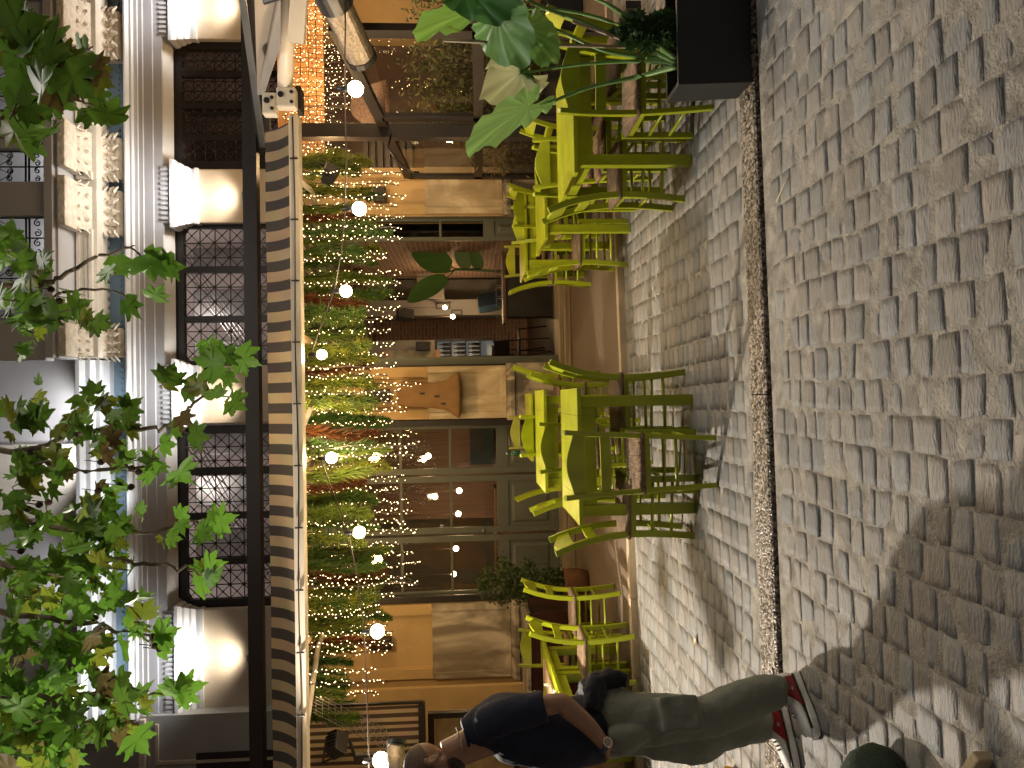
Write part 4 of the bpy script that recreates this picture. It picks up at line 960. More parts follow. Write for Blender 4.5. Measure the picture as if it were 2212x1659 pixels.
# ---- hanging garlands of artificial foliage
GREENS = [(.07, .13, .025), (.10, .17, .03), (.15, .21, .03), (.12, .17, .02), (.22, .24, .03), (.05, .13, .025)]
REDS = [(.20, .055, .025), (.24, .08, .03), (.15, .06, .025)]
def garland(x, y, z1, z0, rad, cols, style, rg):
    b = MB(); L_ = z1-z0; nn = int(L_*(620 if style else 420))
    for i in range(nn):
        t = rg.random(); z = z1-L_*t; a = rg.uniform(0, 2*math.pi); c = rg.choice(cols); k = rg.uniform(.75, 1.3); c = tuple(v*k for v in c)
        env = min(1, 4*(1-t)+.25)
        o = Vector((x+.03*math.sin(z*7+x*5), y, z))
        ln = rad*rg.uniform(.55, 1.1)*env; w = (.0038 if style == 1 else .0055 if style == 0 else .0045)*rg.uniform(.8, 1.3)
        d = Vector((math.cos(a), math.sin(a)*.8, -rg.uniform(.9, 2.6))).normalized()
        s = d.cross(Vector((rg.uniform(-1, 1), rg.uniform(-1, 1), .3))).normalized()
        m_ = o+d*ln*.5+Vector((0, 0, -.01)); e = o+d*ln+Vector((0, 0, -.02*rg.random()))
        if style == 0:   # frond with a few side leaflets
            b.add([o, m_+s*w, e, m_-s*w], [(0, 1, 2, 3)], c)
            for q in (-1, 1):
                e2 = m_+d*ln*.3+s*q*ln*.35; s2 = (e2-m_).cross(d).cross(e2-m_).normalized()*w*.7
                b.add([m_, (m_+e2)/2+s2, e2, (m_+e2)/2-s2], [(0, 1, 2, 3)], c)
        else: b.add([o-s*w*.5, m_+s*w, e, m_-s*w], [(0, 1, 2, 3)], c)
    b.tube([(x, y, z1), (x+.02, y, (z1+z0)/2), (x, y, z0+.03)], .006, 4, True, (.05, .05, .02))
    return b
rg = random.Random(11)
reds = {455: 'by the second bulb from the right', 640: 'above the open doorway', 800: 'above the door post', 928: 'above the right shop door leaf', 1055: 'above the middle of the shop doors', 1232: 'above the left shop door leaf', 1398: 'by the black wall lamp at the left'}
Ys = list(range(345, 1545, 19)); 
for i, Y in enumerate(Ys):
    Yj = Y+rg.uniform(-8, 8); y = rg.uniform(6.9, 8.3)
    red = next((k for k in reds if abs(k-Y) < 10), None)
    bot = rg.choice([785, 800, 815, 830, 842]) if 480 < Y < 1400 else rg.choice([775, 800, 815])
    if Y > 1400: bot = 760+rg.uniform(-20, 30)
    if red and Y > 1350: bot = 830
    z1_ = min(3.30, zat(640, y)-.0); z0_ = zat(bot, y, Yj); x = xat(Yj, y, 740)
    style = 2 if red else rg.choice([0, 1, 1, 0, 2]); cols = REDS if red else [GREENS[rg.randrange(6)], GREENS[rg.randrange(6)]]
    g = garland(x, y, max(z1_, z0_+.5), z0_, .17 if red else (.15 if style != 2 else .12), cols, style, rg)
    nm = 'red' if red else {0: 'leafy green', 1: 'fine needled green', 2: 'yellowish green'}[style]
    o = g.build('foliage_garland', M['needle'])
    if red: tag(o, 'red plume garland hanging '+reds[red], 'garland', 'garlands hanging under the striped awning')
    else: tag(o, 'green garland hanging in the dense row among the fairy lights under the awning', 'garland', 'garlands hanging under the striped awning')
# ---- fairy light strings
def led_string(mb, wire, x, y, z1, z0, rg, n=46, spread=.05):
    pts = [(x+rg.uniform(-.012, .012), y+rg.uniform(-.012, .012), z1+(z0-z1)*i/9) for i in range(10)]
    wire.tube(pts, .0045, 4)
    for i in range(n):
        t = (i+rg.random())/n; a = rg.uniform(0, 6.28); r_ = rg.uniform(.012, spread); z = z1+(z0-z1)*t
        c = Vector((x+r_*math.cos(a), y+r_*math.sin(a), z)); k = rg.uniform(.0030, .0054)
        mb.add([c+Vector((k, 0, 0)), c+Vector((0, k, 0)), c-Vector((k, 0, 0)), c-Vector((0, k, 0)), c+Vector((0, 0, k*1.3)), c-Vector((0, 0, k*1.3))], [(0, 1, 4), (1, 2, 4), (2, 3, 4), (3, 0, 4), (1, 0, 5), (2, 1, 5), (3, 2, 5), (0, 3, 5)])
        if i % 3 == 0: wire.tube([(x, y, z-.015), c], .0022, 3)
LS = [(350, 780), (372, 870), (398, 862), (425, 880), (446, 858), (470, 876), (492, 868), (515, 872), (545, 838), (560, 838), (590, 870), (612, 868), (640, 872), (668, 868), (690, 852), (716, 845), (745, 855), (765, 838), (792, 858), (812, 838), (832, 908), (848, 868), (868, 862), (888, 880), (915, 850), (940, 900), (965, 905), (985, 895), (1010, 862), (1035, 880), (1058, 862), (1085, 885), (1108, 890), (1130, 880), (1150, 905), (1178, 862), (1200, 895), (1225, 910), (1248, 888), (1265, 902), (1288, 855), (1312, 822), (1328, 830), (1352, 838), (1368, 850), (1392, 852), (1410, 838), (1448, 812), (1475, 830), (1498, 818)]
rg = random.Random(23)
for Y, X in LS:
    y = rg.uniform(6.75, 8.0); x = xat(Y, y, 760); z0_ = zat(X, y, Y)
    t = thing('fairy_light_string', 'fairy light string hanging in the row between the garlands under the awning', 'light string', (0, 0, 0), 0, 'fairy light strings under the striped awning')
    w = MB(); l = MB(); led_string(l, w, x, y, 3.12, z0_, rg, int(36*(3.12-z0_))+6, .034); l.build('leds', M['led'], t); w.build('wire', M['wire'], t)
# ---- right: wooden fascia with a curtain of fairy lights, dark shop behind
b = MB(); xa, xb = xat(345, 9.4, 660), 6.0; za, zb2 = zat(702, 9.4, 200), zat(600, 9.4, 200)
nb = 6
for i in range(nb): b.box(xa, xb, 9.36, 9.44, za+(zb2-za)*i/nb+.004, za+(zb2-za)*(i+1)/nb-.004, .004)
tag(b.build('wood_fascia', M['wood']), 'warm wooden board fascia under the pale awning at the right', 'fascia')
rg = random.Random(5)
for i in range(34):
    Y = -8+i*10.3; y = rg.uniform(8.9, 9.3); x = xat(Y, y, 680)
    t = thing('fairy_light_string', 'fairy light string of the glittering curtain before the wooden fascia', 'light string', (0, 0, 0), 0, 'fairy light strings before the wooden fascia')
    w = MB(); l = MB(); led_string(l, w, x, y, zat(612, y, Y), zat(rg.choice([718, 730, 738, 745, 760, 725]), y, Y), rg, 20, .06); l.build('leds', M['led'], t); w.build('wire', M['wire'], t)
rg = random.Random(9)
for i, (Y, X0_, X1_) in enumerate(((105, 880, 960), (80, 850, 960), (190, 870, 1010), (180, 860, 950), (235, 860, 900))):
    y = 9.6; x = xat(Y, y, 900); t = thing('fairy_light_string', 'sparse string of fairy lights behind the glass screen', 'light string', (0, 0, 0), 0, 'sparse fairy lights behind the glass')
    w = MB(); l = MB(); led_string(l, w, x, y, zat(640, y, Y), zat(X1_, y, Y), rg, 22, .1); l.build('leds', M['led'], t); w.build('wire', M['wire'], t)
lamp('fascia_light', 'POINT', (4.0, 8.9, 3.35), 16, AMB, .15)
lamp('fascia_light', 'POINT', (5.0, 8.9, 3.35), 16, AMB, .15)
# dark shop window wall behind the glass screen
x0, x1 = opx[0]
b = MB(); b.box(x0, x1, FY+.2, FY+.3, 0, 3.9); bpart(b, 'dark_shop_wall', mat('brown_dim_wall', (.075, .045, .035), .6, var=.35, vs=2))
b = MB(); a, c = xat(362, FY+.1), xat(300, FY+.1); za, zb2 = zat(892, FY+.1, 330), zat(780, FY+.1, 330)
for i in range(7): b.box(a, c, FY+.12, FY+.19, za+(zb2-za)*i/7+.01, za+(zb2-za)*(i+.75)/7)
b.box(a-.03, a, FY+.10, FY+.199, za, zb2); bpart(b, 'louvre_window', M['black'])
b = MB(); b.box(xat(280, FY), xat(60, FY), FY+.12, FY+.199, .1, 1.2); bpart(b, 'shop_sill', M['darkwood'])
t = thing('pendant_lamp', 'big woven pendant lampshade glowing behind the fairy light curtain', 'lampshade', P(800, 232, y=8.6)); 
b = MB(); b.lathe([(.05, .22), (.10, .20), (.24, .02), (.30, -.20), (.29, -.20), (.23, .02), (.09, .19), (.05, .21)], n=28)
M['shade'] = mat('woven_shade', (.20, .13, .10), .8, var=.5, vs=60, trans=.2); b.build('shade', M['shade'], t, smooth=True)
c = MB(); c.tube([(0, 0, .2), (0, 0, 1.2)], .006, 5); c.build('cord', M['wire'], t); lamp('shade_light', 'POINT', (0, 0, -.12), 5, WARM, .05, parent=t)
# glass screen with brown steel frame along x = 3.03
GS = thing('glass_screen', 'glass wind screen in dark brown steel frames standing across the terrace at the right', 'glass screen')
xg = 3.03
def ybar(z_a, z_b, y_a, y_b, w, h_): b = MB(); b.bar([(xg, y_a, z_a), (xg, y_b, z_b)], w, h_, side=(1, 0, 0)); return b
ybar(2.52, 2.25, 6.0, 10.02, .06, .11).build('top_rail', M['brownsteel'], GS)
ybar(1.37, 1.31, 5.6, 10.05, .06, .10).build('middle_rail', M['brownsteel'], GS)
ybar(.17, .17, 5.6, 10.05, .06, .12).build('bottom_rail', M['brownsteel'], GS)
for y_, z_, w_ in ((6.05, 2.5, .07), (7.9, 2.36, .05), (10.0, 2.25, .05)):
    b = MB(); b.box(xg-.03, xg+.03, y_-w_, y_+w_, .09, z_); b.build('post', M['brownsteel'], GS)
for y_a, y_b in ((6.12, 7.85), (7.95, 9.95)):
    b = MB(); b.box(xg-.004, xg+.004, y_a, y_b, 1.40, 2.28); b.build('pane', M['glass'], GS); b = MB(); b.box(xg-.004, xg+.004, y_a, y_b, .235, 1.27); b.build('pane', M['glass'], GS)
b = MB(); b.box(xat(300, 8.2), xat(270, 8.2), 8.14, 8.28, .085, 3.30, .006); tag(b.build('steel_post', M['brownsteel']), 'tall dark brown steel post rising to the striped awning at the right', 'post')
q = P(975, 325, y=8.12)
b = MB(); b.tube([P(845, 290, y=8.1), P(838, 320, y=8.1), P(862, 350, y=8.1), P(890, 372, y=8.1), P(905, 372, y=8.1)], .012, 6); tag(b.build('black_hose', M['black'], smooth=True), 'black cable loop hanging beside the steel post', 'cable')
# steel patio heater hung under the right awning
t = thing('patio_heater', 'large steel tube heater with black ends hanging at the upper right', 'heater')
A, B_ = P(722, 0, y=5.3), P(778, 118, y=5.75); ax = (B_-A).normalized(); A = A-ax*.10
b = MB(); b.tube([A+ax*.12, B_], .112, 24); M['mesh'] = mat('heater_mesh', (.40, .33, .26), .3, metal=.9, var=.3, vs=50, bump=.5, bs=300); b.build('reflector', M['mesh'], t, smooth=False)
b = MB(); b.tube([A-ax*.25, A, A+ax*.14], [.10, .13, .128], 24); b.build('end_cap', M['black'], t, smooth=False); b = MB(); b.tube([B_, B_+ax*.05, B_+ax*.09], [.122, .12, .06], 24); b.build('end_cap', M['black'], t, smooth=False)
b = MB(); b.tube([A+Vector((0, 0, .1)), A+Vector((0, .2, .5))], .018, 8); b.build('hanger', M['black'], t)
# flood lamps
def flood(X, Y, y, rz, tilt, lab):
    t = thing('flood_lamp', lab, 'flood lamp', P(X, Y, y=y), rz, 'black flood lamps'); t.rotation_euler = (tilt, 0, rz)
    b = MB(); b.loft([[(-.10, -.06, -.075), (.10, -.06, -.075), (.10, -.06, .075), (-.10, -.06, .075)], [(-.085, .07, -.06), (.085, .07, -.06), (.085, .07, .06), (-.085, .07, .06)]]); b.build('housing', M['black'], t, bevel=.008)
    b = MB(); b.box(-.085, .085, -.066, -.061, -.06, .06); b.build('lens', M['blackm'], t)
    for i in range(6): b = MB(); b.box(-.08+i*.03, -.074+i*.03, .071, .09, -.05, .05); b.build('fin', M['black'], t)
    b = MB(); b.bar([(-.115, 0, 0), (-.115, .0, .14), (.115, 0, .14), (.115, 0, 0)], .02, .006, side=(0, 1, 0)); b.build('bracket', M['black'], t)
flood(713, 375, 7.3, .9, .5, 'black flood lamp among the garlands beside the tall steel post')
flood(728, 1607, 6.6, -2.2, .6, 'black flood lamp before the striped curtain at the left')
b = MB(); b.tube([P(755, 1600, y=6.65), P(770, 1645, y=6.7), P(810, 1650, y=6.9)], .015, 6); b.box(*sorted((P(765, 1650, y=6.7).x, P(765, 1630, y=6.7).x)), 6.68, 6.74, zat(830, 6.7, 1640), zat(765, 6.7, 1640)); tag(b.build('lamp_bracket', M['black']), 'black bracket arm under the left flood lamp', 'bracket')
t = thing('tube_heater', 'brown tube heater end beside the leftmost bulb, over the man\'s head', 'heater')
A, B_ = P(850, 1700, y=5.3), P(856, 1612, y=5.5); b = MB(); b.tube([A, B_], .065, 20); b.build('tube', M['mesh'], t, smooth=True); b = MB(); b.tube([B_, B_+(B_-A).normalized()*.03], .072, 20); b.build('end_cap', M['black'], t)
# striped curtain, dark frame window and a mesh rack at the left
M['fabric2'] = stripes('striped_curtain_cloth', (.60, .46, .30), (.10, .07, .05), .078, 0, duty=.5)
xr_ = xat(1527, 7.9, 780); za, zb2 = zat(905, 7.9, 1600), 3.32
t = thing('striped_curtain', 'narrow striped hanging cloth with dark bottom bar behind the man\'s head', 'curtain'); n = 60; V = []
for j in range(4):
    for i in range(n+1): x = -5.4+(xr_+5.4)*i/n; V.append((x, 7.9+.02*math.sin(i*1.1)*(j/3)+.9*(1-j/3)*0, zb2+(za-zb2)*j/3))
b = MB(); b.add(V, [(j*(n+1)+i, j*(n+1)+i+1, (j+1)*(n+1)+i+1, (j+1)*(n+1)+i) for j in range(3) for i in range(n)]); b.build('cloth', M['fabric2'], t, smooth=True)
b = MB(); b.box(-5.4, xr_+.02, 7.86, 7.94, za-.07, za); b.build('bottom_bar', M['brownsteel'], t)
b = MB(); b.box(xr_+.02, xr_+.045, 7.86, 7.9, zat(915, 7.9, 1527), zb2); b.build('side_track', M['black'], t)
t = thing('kiosk_window', 'dark framed window with pale papers inside, left of the man\'s neck', 'window'); xk0, xk1 = -5.6, xat(1538, 8.4, 980); z0_, z1_ = .09, zat(925, 8.4, 1590)
b = MB(); b.box(xk1-.06, xk1, 8.38, 8.46, z0_, z1_); b.box(xk0, xk1-.06, 8.38, 8.46, z1_-.07, z1_); b.box(xk0, xk1-.06, 8.385, 8.45, 1.0, 1.06); b.build('frame', M['black'], t)
b = MB(); b.box(xk0, xk1-.06, 8.60, 8.62, z0_, z1_-.07); b.build('back_panel', mat('dim_yellow_panel', (.36, .25, .12), .7, var=.3, vs=5), t)
rg = random.Random(3)
for i in range(5): b = MB(); x_ = xk1-.20-i*.17; zz_ = rg.uniform(1.5, 1.85); b.box(x_-.06, x_+.05, 8.57, 8.575, zz_-.08, zz_+.08); b.build('paper', M['whitewall'], t)
t = thing('mesh_rack', 'slanting wire mesh tray hanging before the striped curtain', 'wire rack'); b = MB(); c0, c1 = P(668, 1535, y=7.2), P(845, 1625, y=6.9)
w_ = Vector((.0, .5, .10))
for i in range(13): q = c0+(c1-c0)*i/12; b.tube([q, q+w_], .003, 4)
for i in range(7): q = w_*i/6; b.tube([c0+q, c1+q], .0035, 4)
b.build('mesh', M['silver'], t)
# left end return wall in front of the neighbour (ochre) and the dark red chest
b = MB(); xe0, xe1 = xat(1545, FY-.4), xat(1466, FY-.1); b.box(xe0-.8, xe1-.02, FY-.38, FY-.31, .086, 3.9, .01); bpart(b, 'ochre_side_wall', M['wall'])
t = thing('red_chest', 'low dark red wooden cupboard under the left marble plinth behind the tables', 'cupboard'); x0_, x1_, z0_, z1_ = XZ(1146, 1236, 1318, 1560, 9.0)
M['redwood'] = mat('dark_red_wood', (.055, .014, .010), .45, var=.3, vs=4)
b = MB(); b.box(x0_, x1_, 8.9, 9.6, .09, z1_, .01); b.build('carcass', M['redwood'], t)
b = MB(); b.box(x0_-.02, x1_+.03, 8.86, 9.7, z1_+.001, z1_+.05, .01); b.build('stone_top', M['marbleg'], t)
for i in range(3): b = MB(); w_ = (x1_-x0_)/3; b.box(x0_+i*w_+.04, x0_+(i+1)*w_-.04, 8.885, 8.899, .16, z1_-.07, .004); b.build('door', M['redwood'], t)
# ivy in the wicker basket
bc = P(1277, 1257, z=.085); bc = Vector((bc.x, 9.0, .085)); bc.x = xat(1257, 9.0, 1245)
t = thing('ivy_basket', 'ivy trailing up from a round brown wicker basket beside the grey doors', 'plant', bc)
b = MB(); b.lathe([(0, .0), (.13, .0), (.165, .12), (.17, .26), (.165, .30), (.15, .30), (.148, .26), (0, .25)], n=28); b.build('basket', M['wicker'], t, smooth=True)
b = MB(); s = MB(); rg = random.Random(8)
M['leaf2'] = M['leaf']
for k in range(15):
    a = rg.uniform(0, 6.28); p_ = Vector((.06*math.cos(a), .06*math.sin(a), .26)); pts = [p_.copy()]; tx = rg.uniform(-.22, .26); top = rg.uniform(.45, 1.15)
    for i in range(14):
        f_ = (i+1)/14; p2 = Vector((p_.x+tx*f_+.06*math.sin(i*.9+k), p_.y+.12*math.sin(k)+.04*math.cos(i), .26+top*math.sin(f_*1.5)*1.0-(.3*(f_-.7) if f_ > .7 else 0)))
        pts.append(p2)
        for _ in range(9):
            c = p2+Vector((rg.gauss(0, .045), rg.gauss(0, .05), rg.gauss(0, .04))); sz = rg.uniform(.016, .032); d1 = Vector((rg.gauss(0, 1), rg.gauss(0, .6), rg.gauss(-.3, .7))).normalized(); d2 = d1.cross(Vector((rg.gauss(0, .5), -1, rg.gauss(0, .5)))).normalized(); kk = rg.uniform(.6, 1.4)
            b.add([c, c+(d1*.3+d2*.7)*sz, c+d1*sz*1.5, c+(d1*.3-d2*.7)*sz], [(0, 1, 2, 3)], (.055*kk, .095*kk, .022*kk))
    s.tube(pts, .004, 5)
s.build('stems', M['wire'], t); b.build('leaves', M['leaf'], t)
# hedge behind the glass screen
def bush(name, lab, c, ext, n, cols, size, seed, kind=None, grp=None, tubelike=False):
    b = MB(); rg = random.Random(seed); cl = [Vector((c[0]+rg.uniform(-1, 1)*ext[0]*.8, c[1]+rg.uniform(-1, 1)*ext[1]*.8, c[2]+rg.uniform(-1, 1)*ext[2]*.85)) for _ in range(max(4, n//90))]
    for i in range(n):
        q = rg.choice(cl); p_ = q+Vector((rg.gauss(0, .11), rg.gauss(0, .11), rg.gauss(0, .13))); sz = size*rg.uniform(.6, 1.4)
        d1 = Vector((rg.gauss(0, 1), rg.gauss(0, 1), rg.gauss(.2, .8))).normalized(); d2 = d1.cross(Vector((rg.gauss(0, 1), rg.gauss(0, 1), rg.gauss(0, 1)))).normalized(); k = rg.uniform(.55, 1.5); cc = rg.choice(cols)
        b.add([p_, p_+d1*sz*.5+d2*sz*.14, p_+d1*sz, p_+d1*sz*.5-d2*sz*.14], [(0, 1, 2, 3)], tuple(v*k for v in cc))
    t = thing(name, lab, 'plant', group=grp); b.build('leaves', M['leaf'], t)
    s = MB(); 
    for q in cl[:40]: s.tube([(c[0]+(q.x-c[0])*.4, c[1]+(q.y-c[1])*.4, .45), (q.x, q.y, q.z)], .008, 5)
    s.build('stems', M['wire'], t)
    s = MB(); s.box(c[0]-ext[0], c[0]+ext[0], c[1]-ext[1], c[1]+ext[1], .09, .5, .01); s.build('trough', M['blackm'], t); return t
OL = [(.14, .18, .07), (.20, .23, .10), (.08, .11, .04), (.26, .24, .13)]
bush('olive_shrub', 'thick olive green shrub behind the right pane of the glass screen', (4.55, 8.9, 1.35), (.5, .45, .8), 4200, OL, .085, 1, grp='shrubs behind the glass screen')
bush('olive_shrub', 'olive green shrub behind the middle of the glass screen', (3.80, 9.1, 1.3), (.42, .45, .75), 3800, OL, .075, 2, grp='shrubs behind the glass screen')
bush('olive_shrub', 'yellowish shrub behind the far pane of the glass screen', (3.30, 9.5, 1.0), (.2, .35, .5), 1500, [(.20, .16, .05), (.14, .12, .05)], .07, 3, grp='shrubs behind the glass screen')
bush('olive_shrub', 'tall shrub against the ochre wall at the far right edge', (5.6, 8.8, 2.15), (.45, .4, .75), 1800, OL, .09, 4, grp='shrubs behind the glass screen')
lamp('shrub_light', 'POINT', (4.2, 7.6, 2.7), 45, WARM, .1); lamp('shrub_light', 'POINT', (4.4, 6.6, 2.2), 24, (1, .8, .55), .1)  # two lights added to brighten the shrubs, no fittings here
# ------------------------------------------------------------------ plane tree overhanging from above
HALF = [(0, 1.0), (.07, .80), (.15, .76), (.19, .62), (.27, .52), (.36, .62), (.40, .58), (.52, .66), (.62, .62), (.52, .44), (.48, .33), (.56, .30), (.60, .34), (.72, .26), (.56, .14), (.44, .06), (.30, -.04), (.14, -.06), (0, .04)]
OUT = HALF + [(-x, y) for x, y in HALF[-2:0:-1]]
def plane_leaf(mb, c, ax, nrm, size, col, rg):
    ax = ax.normalized(); sd = ax.cross(nrm).normalized(); nn = sd.cross(ax).normalized(); droop = rg.uniform(.05, .5); fold = rg.uniform(-.1, .35)
    def pt(x, y): return c+(sd*x+ax*y+nn*(fold*abs(x)-droop*(y**2)*.5+.03*math.sin(9*x+4*y)))*size
    vs = [pt(0, .30)]+[pt(x*(.92+.16*rg.random()), y) for x, y in OUT]; n = len(OUT)
    mb.add(vs, [(0, 1+i, 1+(i+1) % n) for i in range(n)], col)
# clusters: photo X, Y, spread X, spread Y, number, leaf size (m), distance, tint that paints lit or shaded sprays into the leaf colour
CL = [ # right, near, tinted dark as the shaded side
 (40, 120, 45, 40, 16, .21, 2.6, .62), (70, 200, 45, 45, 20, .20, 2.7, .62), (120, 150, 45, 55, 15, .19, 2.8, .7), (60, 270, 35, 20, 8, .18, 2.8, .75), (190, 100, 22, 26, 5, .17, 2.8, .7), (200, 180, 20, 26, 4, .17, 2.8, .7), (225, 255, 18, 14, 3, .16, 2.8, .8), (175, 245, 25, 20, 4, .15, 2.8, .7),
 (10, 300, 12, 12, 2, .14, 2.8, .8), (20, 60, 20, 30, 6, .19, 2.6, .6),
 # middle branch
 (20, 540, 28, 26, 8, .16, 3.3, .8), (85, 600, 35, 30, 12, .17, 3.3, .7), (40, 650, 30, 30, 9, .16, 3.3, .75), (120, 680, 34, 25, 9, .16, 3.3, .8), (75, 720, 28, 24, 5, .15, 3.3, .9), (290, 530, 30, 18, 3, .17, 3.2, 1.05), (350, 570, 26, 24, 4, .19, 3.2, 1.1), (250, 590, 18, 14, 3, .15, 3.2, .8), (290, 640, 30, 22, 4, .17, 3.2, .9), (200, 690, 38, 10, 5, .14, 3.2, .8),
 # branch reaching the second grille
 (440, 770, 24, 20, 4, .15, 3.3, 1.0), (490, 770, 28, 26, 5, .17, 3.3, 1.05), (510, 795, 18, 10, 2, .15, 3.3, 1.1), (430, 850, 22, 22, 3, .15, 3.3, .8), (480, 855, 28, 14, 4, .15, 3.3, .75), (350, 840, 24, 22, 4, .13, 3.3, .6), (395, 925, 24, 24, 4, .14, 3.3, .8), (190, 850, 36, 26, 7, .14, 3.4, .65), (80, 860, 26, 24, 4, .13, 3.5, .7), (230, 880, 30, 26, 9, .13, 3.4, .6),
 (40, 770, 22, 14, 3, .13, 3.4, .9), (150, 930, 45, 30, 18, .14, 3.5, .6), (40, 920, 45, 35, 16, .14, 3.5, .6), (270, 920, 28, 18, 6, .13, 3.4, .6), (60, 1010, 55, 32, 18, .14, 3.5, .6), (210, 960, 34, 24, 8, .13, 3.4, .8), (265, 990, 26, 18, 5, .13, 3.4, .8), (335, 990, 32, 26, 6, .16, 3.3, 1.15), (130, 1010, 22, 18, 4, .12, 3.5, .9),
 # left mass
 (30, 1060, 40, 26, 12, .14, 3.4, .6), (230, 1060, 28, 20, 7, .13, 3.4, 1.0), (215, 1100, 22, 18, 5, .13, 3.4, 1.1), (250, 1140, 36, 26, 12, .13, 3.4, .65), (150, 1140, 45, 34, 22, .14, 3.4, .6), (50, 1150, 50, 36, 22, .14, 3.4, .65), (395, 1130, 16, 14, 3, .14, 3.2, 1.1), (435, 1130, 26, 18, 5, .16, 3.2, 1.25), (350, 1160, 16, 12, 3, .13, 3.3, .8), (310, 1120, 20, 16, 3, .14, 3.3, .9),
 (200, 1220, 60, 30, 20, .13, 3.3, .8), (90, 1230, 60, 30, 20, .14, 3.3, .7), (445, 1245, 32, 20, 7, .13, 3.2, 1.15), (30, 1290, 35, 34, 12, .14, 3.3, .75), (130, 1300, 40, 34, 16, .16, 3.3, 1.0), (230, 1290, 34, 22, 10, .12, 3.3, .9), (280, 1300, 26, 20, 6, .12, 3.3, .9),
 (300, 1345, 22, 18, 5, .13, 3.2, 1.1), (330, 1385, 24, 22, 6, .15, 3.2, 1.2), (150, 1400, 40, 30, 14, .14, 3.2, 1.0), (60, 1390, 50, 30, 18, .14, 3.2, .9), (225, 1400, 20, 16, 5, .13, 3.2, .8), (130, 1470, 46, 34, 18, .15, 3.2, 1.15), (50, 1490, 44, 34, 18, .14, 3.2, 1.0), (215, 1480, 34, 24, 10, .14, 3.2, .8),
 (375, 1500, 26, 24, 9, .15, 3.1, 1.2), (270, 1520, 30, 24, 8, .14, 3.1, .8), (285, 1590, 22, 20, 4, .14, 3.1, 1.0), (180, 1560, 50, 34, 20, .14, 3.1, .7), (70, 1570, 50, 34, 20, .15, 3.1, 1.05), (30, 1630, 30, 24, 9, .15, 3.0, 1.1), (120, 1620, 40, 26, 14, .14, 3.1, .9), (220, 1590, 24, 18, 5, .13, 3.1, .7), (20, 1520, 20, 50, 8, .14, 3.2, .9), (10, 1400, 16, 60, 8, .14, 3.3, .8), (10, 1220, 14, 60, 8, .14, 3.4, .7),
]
TR = thing('plane_tree', 'plane tree whose leafy branches hang over the upper part of the picture', 'tree', (0, 0, 0))
rg = random.Random(31); b = MB(); sb = MB(); cents = []
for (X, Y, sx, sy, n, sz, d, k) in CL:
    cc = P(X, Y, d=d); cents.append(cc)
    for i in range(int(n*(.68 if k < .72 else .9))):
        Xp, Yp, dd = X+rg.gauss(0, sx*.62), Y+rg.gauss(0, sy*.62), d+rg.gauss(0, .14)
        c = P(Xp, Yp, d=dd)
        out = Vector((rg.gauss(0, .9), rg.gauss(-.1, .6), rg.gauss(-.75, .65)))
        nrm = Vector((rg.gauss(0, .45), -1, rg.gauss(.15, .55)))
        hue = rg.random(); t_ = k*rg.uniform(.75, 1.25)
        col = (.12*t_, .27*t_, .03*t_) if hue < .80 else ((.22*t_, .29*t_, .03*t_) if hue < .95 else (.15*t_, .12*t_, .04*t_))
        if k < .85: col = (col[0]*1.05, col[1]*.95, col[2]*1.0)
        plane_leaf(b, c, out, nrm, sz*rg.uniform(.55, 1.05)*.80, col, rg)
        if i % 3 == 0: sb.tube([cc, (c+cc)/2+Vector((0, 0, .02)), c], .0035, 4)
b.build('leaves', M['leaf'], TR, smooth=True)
# branches drawn through the clusters, all rooted in one trunk beside the street at the left
trunk = Vector((-4.6, 1.6, 0))
M['bark'] = mat('plane_bark', (.16, .12, .075), .85, var=.45, vs=5, bump=.6, bs=20)
tb = MB(); tb.tube([trunk, trunk+Vector((.05, .1, 1.5)), trunk+Vector((.2, .3, 3.2)), trunk+Vector((.9, .8, 4.4))], [.24, .19, .16, .12], 14); tb.build('trunk', M['bark'], TR, smooth=True)
limb = trunk+Vector((.9, .8, 4.4))
def limbline(pts, r1, r2):
    n = 8*len(pts); q = []
    P_ = [Vector(p) for p in pts]
    for i in range(len(P_)-1):
        p0 = P_[max(i-1, 0)]; p1 = P_[i]; p2 = P_[i+1]; p3 = P_[min(i+2, len(P_)-1)]
        for s in range(6):
            t = s/6; q.append(.5*((2*p1)+(p2-p0)*t+(2*p0-5*p1+4*p2-p3)*t*t+(3*p1-p0-3*p2+p3)*t**3)+Vector((rg.gauss(0, .008), rg.gauss(0, .008), rg.gauss(0, .008))))
    q.append(P_[-1]); m = len(q); sb.tube(q, [r1+(r2-r1)*i/(m-1) for i in range(m)], 7)
top = [P(-120, 1450, d=3.2), P(-110, 1000, d=3.5), P(-130, 600, d=3.2), P(-120, 200, d=2.7)]
limbline([limb]+top, .09, .03)
